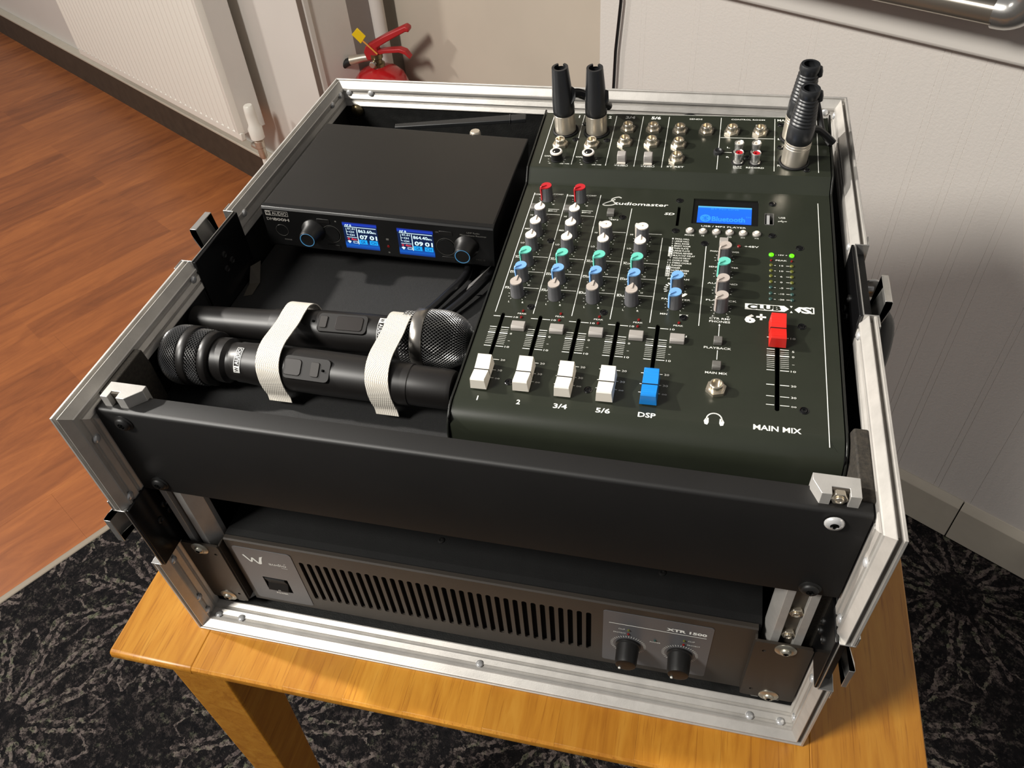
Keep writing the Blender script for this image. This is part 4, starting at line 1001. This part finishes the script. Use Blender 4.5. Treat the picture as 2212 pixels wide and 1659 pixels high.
for x_, z_ in ((.0462, -.0205), (.1880, -.0212)):
    o = MB(XFc).lathe([(.0112, 0), (.0110, .0016), (.0088, .0040), (.0078, .0140), (.0072, .0154), (.0067, .0156), (.0064, .0150), (.0003, .0150)], T(x_, z_, 0), 36).build('rotary_knob', M_rec, re_, smooth=True, ang=40)
    MB(XFc).tube([(x_+.0064*math.cos(2*PI*i/36), z_+.0064*math.sin(2*PI*i/36), .0155) for i in range(36)], .00032, 6, True).build('light_ring', M_ringb, o)
M_dim = plain('panel_engraving', rgb(58, 57, 54), .3)
for x_, z_ in ((.0628, -.0224), (.1692, -.0238)):
    MB(XFc).tube([(x_+.0086*math.cos(2*PI*i/32), z_+.0088*math.sin(2*PI*i/32), .0001) for i in range(32)], .00028, 6, True).build('key_outline', M_dim, re_, smooth=True)
    MB(XFc).lathe([(.0078, 0), (.0076, .0006), (.0050, .0007)], T(x_, z_, 0), 28).build('round_key', M_recface, re_, smooth=True, ang=30)
for x_, z_ in ((.0572, -.0095), (.1698, -.0098), (.0630, -.0358), (.1706, -.0361)):
    MB(XFc).prism(rrect(x_-.0062, x_+.0062, z_-.0022, z_+.0022, .0012, 3), 0, .0005, 'z').build('small_key', M_rec, re_, bevel=.0002)
MB(XFc).tube([(.024+.0055*0+.0105-.0*i, -.0235, .0001) if False else (.0150+.0058*math.cos(2*PI*i/28), -.0235+.0058*math.sin(2*PI*i/28), .0001) for i in range(28)], .00022, 6, True).build('power_key', M_dim, re_, smooth=True)
g = MB(XFc); Zt = .0002
g.add([(.0027, -.0086, Zt), (.0077, -.0086, Zt), (.0077, -.0036, Zt), (.0027, -.0036, Zt)], [(0, 1, 2, 3)])
stroke(g, [(.0077, -.0038), (.0242, -.0038), (.0242, -.0084), (.0077, -.0084)], .0004, Zt); put_text(g, 'AUDIO', .0160, -.0061, .0030, .0142, Zt, .01)
g2 = MB(XFc); put_text(g2, 'W', .0052, -.0061, .0030, .0040, Zt*2, .02); g2.build('badge_letter', M_recface, re_)
put_text(g, 'DM', .0060, -.0122, .0028, .0062, Zt); put_text(g, '800H', .0168, -.0122, .0028, .0150, Zt, .02)
g.build('printed_badge', plain('badge_grey', rgb(150, 146, 140), .5), re_)
g = MB(XFc); put_text(g, 'UHF Radio', .1945, -.0068, .0016, .0115, Zt, .01); put_text(g, 'Microphone Receiver', .1945, -.0094, .0016, .0235, Zt, .01); put_text(g, 'POWER', .0190, -.0330, .0014, .007, Zt)
put_text(g, 'IR', .1622, -.0092, .0014, .003, Zt); put_text(g, 'MIC B', .2000, -.0340, .0016, .008, Zt)
g.add([(.0682, -.0092, Zt), (.0696, -.0092, Zt), (.0696, -.0078, Zt), (.0682, -.0078, Zt)], [(0, 1, 2, 3)])
g.add([(.1142, -.0230, Zt), (.1166, -.0230, Zt), (.1166, -.0210, Zt), (.1142, -.0210, Zt)], [(0, 1, 2, 3)]); g.add([(.1146, -.0366, Zt), (.1162, -.0366, Zt), (.1162, -.0352, Zt), (.1146, -.0352, Zt)], [(0, 1, 2, 3)])
g.build('fine_print', plain('fine_grey', rgb(96, 94, 90), .5), re_)
MB(XFc).lathe([(.0013, 0), (.0012, .0004), (.0004, .0006)], T(.1155, -.0295, 0), 12).build('indicator_light', M_led_r, re_)
RI = (T(0, 0, RH) @ frame(ro, rx, ry, rz).inverted())
p0, p1 = Vector((.095, .4405, .2800)), Vector((.2275, .4700, .2815))
d = (p1-p0).normalized(); s_ = Vector((-d.y, d.x, 0))
MB(RI @ frame(p0, d, s_, d.cross(s_))).prism([(0, -.0035), (0, .0035), (.118, .0058), (.1225, .0062), (.1360, .0062), (.1360, -.0062), (.1225, -.0062), (.118, -.0058)], -.002, .002, 'z').box(.1190, .1202, -.0066, .0066, -.0026, .0026).build('antenna', M_rubber, re_, bevel=0.0012)
MB(RI).lathe([(.0055, -.006), (.0055, .004), (.0045, .0055)], T(.184, .431, .280), 18).build('antenna_joint', M_satin, re_, smooth=True)
MB(RI).add([(.2395, .262, .2500), (.2225, .2460, .2395), (.2262, .2420, .2420), (.2200, .2440, .2345), (.2310, .2480, .2360)], [(0, 1, 2), (1, 3, 2), (0, 2, 4), (2, 3, 4)]).build('torn_tape', M_foil, re_)

# two cables coming out from under the receiver
c1 = MB().tube(smooth_path([(.212, .285, .2368), (.2150, .262, .2368), (.2060, .236, .2362), (.196, .212, .2355), (.186, .196, .2355), (.172, .186, .2355), (.150, .183, .2355), (.10, .186, .2355)]), .0037, 10).build('signal_cable', M_cable, smooth=True)
tag(c1, 'black cable on the shelf, nearer the screens of the two leaving the receiver', 'cable', 'cables leaving the receiver')
c2 = MB().tube(smooth_path([(.238, .275, .2375), (.2345, .258, .2375), (.2220, .228, .2365), (.2100, .206, .2358), (.2020, .192, .2358), (.190, .1845, .2358), (.17, .178, .2358)]), .0040, 10).build('signal_cable', M_cable, smooth=True)
tag(c2, 'black cable on the shelf, nearer the mixer of the two leaving the receiver', 'cable', 'cables leaving the receiver')

# ==================================================================== MICROPHONES
def mic(name, label, base, ax, prof, ball, bands, rings, pads, tilt, silver=False):
    """local x runs from the head tip to the tail"""
    t = thing('microphone', label, 'microphone', Matrix.Translation(base) @ ax, 'handheld microphones')
    Q = RY(PI/2)                      # lathe z -> local x
    MB(Q).lathe(prof, None, 40).build('handle', M_mic, t, smooth=True, ang=30)
    for (x0, x1, r) in (rings[:-1] if silver else rings): MB(Q).lathe([(r-.0008, x0), (r, x0+.0008), (r, x1-.0008), (r-.0008, x1)], None, 40).build('grille_ring', M_mic, t, smooth=True, ang=50)
    x0, x1, r = rings[-1]
    if silver: MB(Q).lathe([(r-.0008, x0), (r, x0+.0008), (r, x1-.0008), (r-.0008, x1)], None, 40).build('grille_ring', M_micring, t, smooth=True, ang=50)
    def lattice(pr, n, name):
        vs = []; fs = []; m = len(pr)
        for j, (r, z) in enumerate(pr):
            for i in range(n):
                a = 2*PI*(i+.5*(j % 2))/n; vs.append((r*math.cos(a), r*math.sin(a), z))
        for j in range(1, m-1):
            for i in range(n):
                o0 = (i+(0 if j % 2 else 0)) % n
                if j % 2: fs.append((j*n+i, (j+1)*n+(i+1) % n, j*n+(i+1) % n, (j-1)*n+(i+1) % n))
                else: fs.append((j*n+i, (j+1)*n+i, j*n+(i+1) % n, (j-1)*n+i))
        o = MB(Q).add(vs, fs).build(name, M_mesh, t)
        wm = o.modifiers.new('wire', 'WIREFRAME'); wm.thickness = .0007; wm.use_replace = True; wm.use_even_offset = False
        return o
    g = lattice(ball, 54, 'grille')
    MB(Q).lathe([(r-.0011, z+.0006) for r, z in ball if r > .002], None, 32).build('foam_liner', M_hole, g, smooth=True)
    for (x0, x1, r) in bands:
        k = 8; bnd = lattice([(r-.0002+.0003*(j % 2), x0+(x1-x0)*j/k) for j in range(k+1)], 46, 'grille_band')
        MB(Q).lathe([(r-.0014, x0), (r-.0014, x1)], None, 32).build('band_liner', M_hole, bnd, smooth=True)
    # parts on the barrel, facing up and towards the viewer; pads are (x0, x1, half width, height, r, name, material)
    for (x0, x1, hw, hh, r, nm, mt) in pads:
        xf = RX(tilt) @ T(0, 0, r)
        MB(xf).prism(rrect(x0, x1, -hw, hw, min(hw, (x1-x0)/2)*.4, 3), -.002, hh, 'z').build(nm, mt, t, bevel=0.0003)
    return t
def ballp(R, tip, end, R0):
    out = [(.0012, tip)]
    n = 22
    for i in range(1, n+1):
        f = i/n; z = tip+(end-tip)*f
        r = R*math.sqrt(max(0, 1-(1-min(1, f*1.25))**2.3)); out.append((r, z))
    return out
def wrapped_badge(t, xc, r, a0, flip=1, wpx=.0052):
    """band of lettering wrapped around the barrel at xc"""
    def wrap(mb):
        mb.v = [(xc+p[1]*flip, (r+p[2])*math.sin(a0+p[0]/r), (r+p[2])*math.cos(a0+p[0]/r)) for p in mb.v]; return mb
    Ln = .0205
    b = MB(); b.add(*[[(-Ln/2+Ln*i/12*.26, y, .0002) for i in range(13) for y in (-wpx/2, wpx/2)], [(2*i, 2*i+2, 2*i+3, 2*i+1) for i in range(12)]])
    b2 = MB()
    for y in (-wpx/2, wpx/2-.0004):
        b2.add([(-Ln/2+Ln*i/24, yy, .0002) for i in range(25) for yy in (y, y+.0004)], [(2*i, 2*i+2, 2*i+3, 2*i+1) for i in range(24)])
    b2.add([(Ln/2-.0004, -wpx/2, .0002), (Ln/2, -wpx/2, .0002), (Ln/2, wpx/2, .0002), (Ln/2-.0004, wpx/2, .0002)], [(0, 1, 2, 3)])
    put_text(b2, 'AUDIO', Ln*.13, 0, wpx*.62, Ln*.66, .0002, .01)
    b.v += []; n0 = len(b.v); b.add(b2.v, b2.f)
    wrap(b).build('printed_badge', plain('mic_badge', rgb(206, 206, 204), .5), t)
    c = MB(); put_text(c, 'W', -Ln*.37, 0, wpx*.62, Ln*.18, .0004, .02); wrap(c).build('badge_letter', M_mic, t)
Mw = plain('mic_window', rgb(26, 21, 19), .5, spec=.25); Mb = plain('mic_button', rgb(46, 43, 41), .6, spec=.3); Mp = plain('mic_plate', rgb(24, 22, 21), .6, spec=.3)
f_base = Vector((.0128, .1088, .2555))
m1 = mic('microphone', 'black handheld microphone with its mesh head at the left end, nearer the front', f_base, RZ(-.018),
    [(.0120, .0445), (.0175, .0448), (.0178, .0560), (.0150, .0590), (.0150, .0640), (.0158, .0655), (.0158, .0720), (.0168, .0850), (.0172, .1000), (.0170, .1500), (.0166, .1850), (.0158, .2060), (.0152, .2065), (.0150, .2360), (.0140, .2388)],
    ballp(.0236, -.003, .0215, .02), [(.0285, .0385, .0220)], [(.0215, .0287, .0240), (.0382, .0452, .0215)],
    [(.1095, .1470, .0088, .0004, .0170, 'control_plate', Mp), (.1100, .1240, .0062, .0011, .0170, 'display_window', Mw), (.1318, .1385, .0055, .0012, .0170, 'power_button', Mb), (.1408, .1424, .0009, .0016, .0170, 'indicator_hole', M_hole)], R_(38))
wrapped_badge(m1, .0700, .0163, R_(-38), -1)
r_base = Vector((.2520, .1585, .2545))
m2 = mic('microphone', 'black handheld microphone with its mesh head at the right end, further back', r_base, RZ(PI+.034),
    [(.0120, .0560), (.0165, .0562), (.0168, .0600), (.0152, .0640), (.0156, .0700), (.0160, .0850), (.0160, .1250), (.0152, .1560), (.0140, .1670), (.0136, .1672), (.0130, .1760), (.0126, .2000), (.0120, .2300), (.0115, .2385)],
    ballp(.0232, 0, .0360, .02), [(.0450, .0560, .0205)], [(.0540, .0600, .0185), (.0362, .0462, .0236)],
    [(.0830, .1240, .0080, .0006, .0158, 'control_plate', Mp), (.0865, .1090, .0060, .0011, .0158, 'display_window', Mw), (.1160, .1220, .0050, .0014, .0158, 'power_button', Mb), (.1270, .1288, .0009, .0014, .0158, 'indicator_hole', M_hole)], R_(-24), True)
wrapped_badge(m2, .0720, .0158, R_(30), -1)

# hook and loop straps round both microphones
def strap(x, wd, label, sk):
    P_ = smooth_path([(.190, .2336), (.181, .2360), (.1755, .2440), (.1735, .2560), (.1690, .2672), (.1600, .2738), (.1500, .2748), (.1380, .2742), (.1240, .2756), (.1110, .2768), (.1000, .2745), (.0925, .2680), (.0896, .2580), (.0895, .2490), (.0905, .2420), (.0890, .2370)], 5)
    P_ = [Vector((p[0], p[1])) for p in P_]; vs = []; n = len(P_); th = .0009
    for i, p in enumerate(P_):
        t = (P_[min(i+1, n-1)]-P_[max(i-1, 0)]).normalized(); nn = Vector((-t.y, t.x)); f = i/(n-1)
        xo = x+sk*(f-.5)+.0035*math.sin(f*PI*1.0)*(-1); w2 = wd/2
        for sx_, sn in ((-w2, 0), (w2, 0), (w2, th), (-w2, th)): vs.append((xo+sx_, p.x-nn.x*sn, p.y-nn.y*sn))
    fs = []
    for i in range(n-1):
        for j in range(4): fs.append((i*4+j, i*4+(j+1) % 4, (i+1)*4+(j+1) % 4, (i+1)*4+j))
    fs += [(0, 1, 2, 3), ((n-1)*4+3, (n-1)*4+2, (n-1)*4+1, (n-1)*4)]
    o = MB().add(vs, fs).build('cable_strap', M_strap, smooth=True, ang=50)
    tag(o, label, 'strap', 'woven straps round the microphones'); return o
strap(.1120, .0190, 'white woven strap holding both microphones, the left one near the case side', .004)
strap(.1985, .0180, 'white woven strap holding both microphones, the right one near the mixer', .006)

# ==================================================================== CABLE CONNECTORS
MW = frame(Om-mz*HB, mx, my, mz)
def conn(a, b, label, ribbed, lean):
    m = MW @ RP(a, b, .0014) @ RY(lean)
    t = thing('cable_connector', label, 'connector', m, 'cable connectors plugged into the mixer')
    if not ribbed:
        MB().lathe([(.0098, 0), (.0098, .0180), (.0092, .0186)], None, 40).build('metal_shell', M_satin, t, smooth=True, ang=40)
        zs = [(.0094, .0180), (.0100, .0184), (.0101, .0230), (.0099, .0320), (.0092, .0400), (.0083, .0520), (.0077, .0600), (.0074, .0632)]
    else:
        MB().lathe([(.0108, 0), (.0108, .0160), (.0105, .0163), (.0105, .0168), (.0109, .0171), (.0109, .0184), (.0106, .0187), (.0109, .0192), (.0107, .0205), (.0100, .0210)], None, 40).build('metal_shell', M_satin, t, smooth=True, ang=40)
        zs = [(.0100, .0205), (.0107, .0212), (.0109, .0280), (.0106, .0350)]
        for i in range(8):
            z = .0370+i*.0030; r = .0103-.0024*i/8; zs += [(r-.0007, z), (r+.0002, z+.0009), (r+.0002, z+.0018), (r-.0007, z+.0026)]
        zs += [(.0078, .0620), (.0084, .0640), (.0084, .0668), (.0076, .0685)]
    n = 32; inner = [(r-.0022, z) for r, z in zs[::-1] if z > .030]
    pr = zs+inner; vs = []; fs = []; slot = (.057, 6, 10) if not ribbed else (.050, 2, 4)
    for (r, z) in pr:
        for i in range(n):
            q = 2*PI*i/n; vs.append((r*math.cos(q), r*math.sin(q), z))
    for j in range(len(pr)-1):
        zz = min(pr[j][1], pr[j+1][1])
        for i in range(n):
            if zz > slot[0] and slot[1] <= i < slot[2] and not ribbed: continue
            fs.append((j*n+i, j*n+(i+1) % n, (j+1)*n+(i+1) % n, (j+1)*n+i))
    fs.append(tuple(range((len(pr)-1)*n, len(pr)*n)))
    boot = MB().add(vs, fs).build('rubber_boot', M_dblrubber, t, smooth=True, ang=60)
    return t, boot
t, bt = conn(.0077, .2400, 'straight black and nickel cable connector, leftmost of those plugged into the mixer', False, R_(-1.5))
MB().tube(smooth_path([(.0085, .002, .036), (.014, .006, .034), (.022, .010, .028), (.030, .020, .018), (.035, .040, .0)]), .0042, 10).build('cable', M_cable, t, smooth=True)
MB().add([(.0085, -.006, .030), (.0125, -.003, .034), (.0118, .002, .041), (.0078, .002, .044), (.0085, -.001, .026)], [(0, 1, 2, 3), (0, 4, 1), (4, 2, 1)]).build('torn_edge', M_rubber, bt)
t, bt = conn(.0374, .2395, 'straight black and nickel cable connector, second from the left on the mixer', False, 0)
MB().add([(.0090, -.004, .030), (.0122, -.002, .033), (.0115, .002, .040), (.0080, .001, .042), (.0090, 0, .024), (.0135, -.001, .026), (.0130, .0, .0225)], [(0, 1, 2, 3), (0, 4, 1), (4, 5, 6), (0, 5, 4)]).build('torn_edge', M_rubber, bt)
t, bt = conn(.2150, .2385, 'ribbed black cable connector at the far right corner of the mixer, behind another', True, R_(2))
MB().tube(smooth_path([(.0080, 0, .0630), (.0112, .001, .0615), (.0122, .001, .0560), (.0105, .001, .0500)]), [.0030]*1+[.0030]*18, 10).build('boot_hook', M_dblrubber, bt, smooth=True) if False else None
def hook(bt): MB().lathe([(.0012, -.0050), (.0024, -.0040), (.0028, 0), (.0024, .0040), (.0012, .0050)], T(.0082, -.0005, .0622) @ RY(R_(-10)), 14).build('boot_hook', M_dblrubber, bt, smooth=True)
hook(bt)
MB().tube(smooth_path([(.004, .010, .046), (.010, .012, .036), (.016, .008, .022), (.022, -.002, .008), (.030, -.014, .003)]), .0028, 8).build('cable', M_cable, t, smooth=True)
t, bt = conn(.2144, .2015, 'ribbed black and silver cable connector at the right of the mixer, in front', True, R_(2))
hook(bt)
MB().tube(smooth_path([(.006, .010, .024), (.014, .016, .022), (.022, .018, .016), (.031, .016, .009)]), .0030, 8).build('cable', M_cable, t, smooth=True)
bl = MB().tube(smooth_path([(.360, .470, .20), (.372, .466, .278), (.385, .462, .291), (.398, .464, .290), (.410, .470, .26), (.412, .475, .20)]), .0042, 10).build('patch_cable', M_cable, smooth=True)
tag(bl, 'black cable looping up behind the rear edge of the mixer', 'cable')

# joined print, far too small to pick apart letter by letter
for o in list(COL.objects):
    if o.type == 'MESH' and o.parent is not None and any(k_ in o.name for k_ in ('lettering', 'print', 'text', 'badge')): o['kind'] = 'stuff'
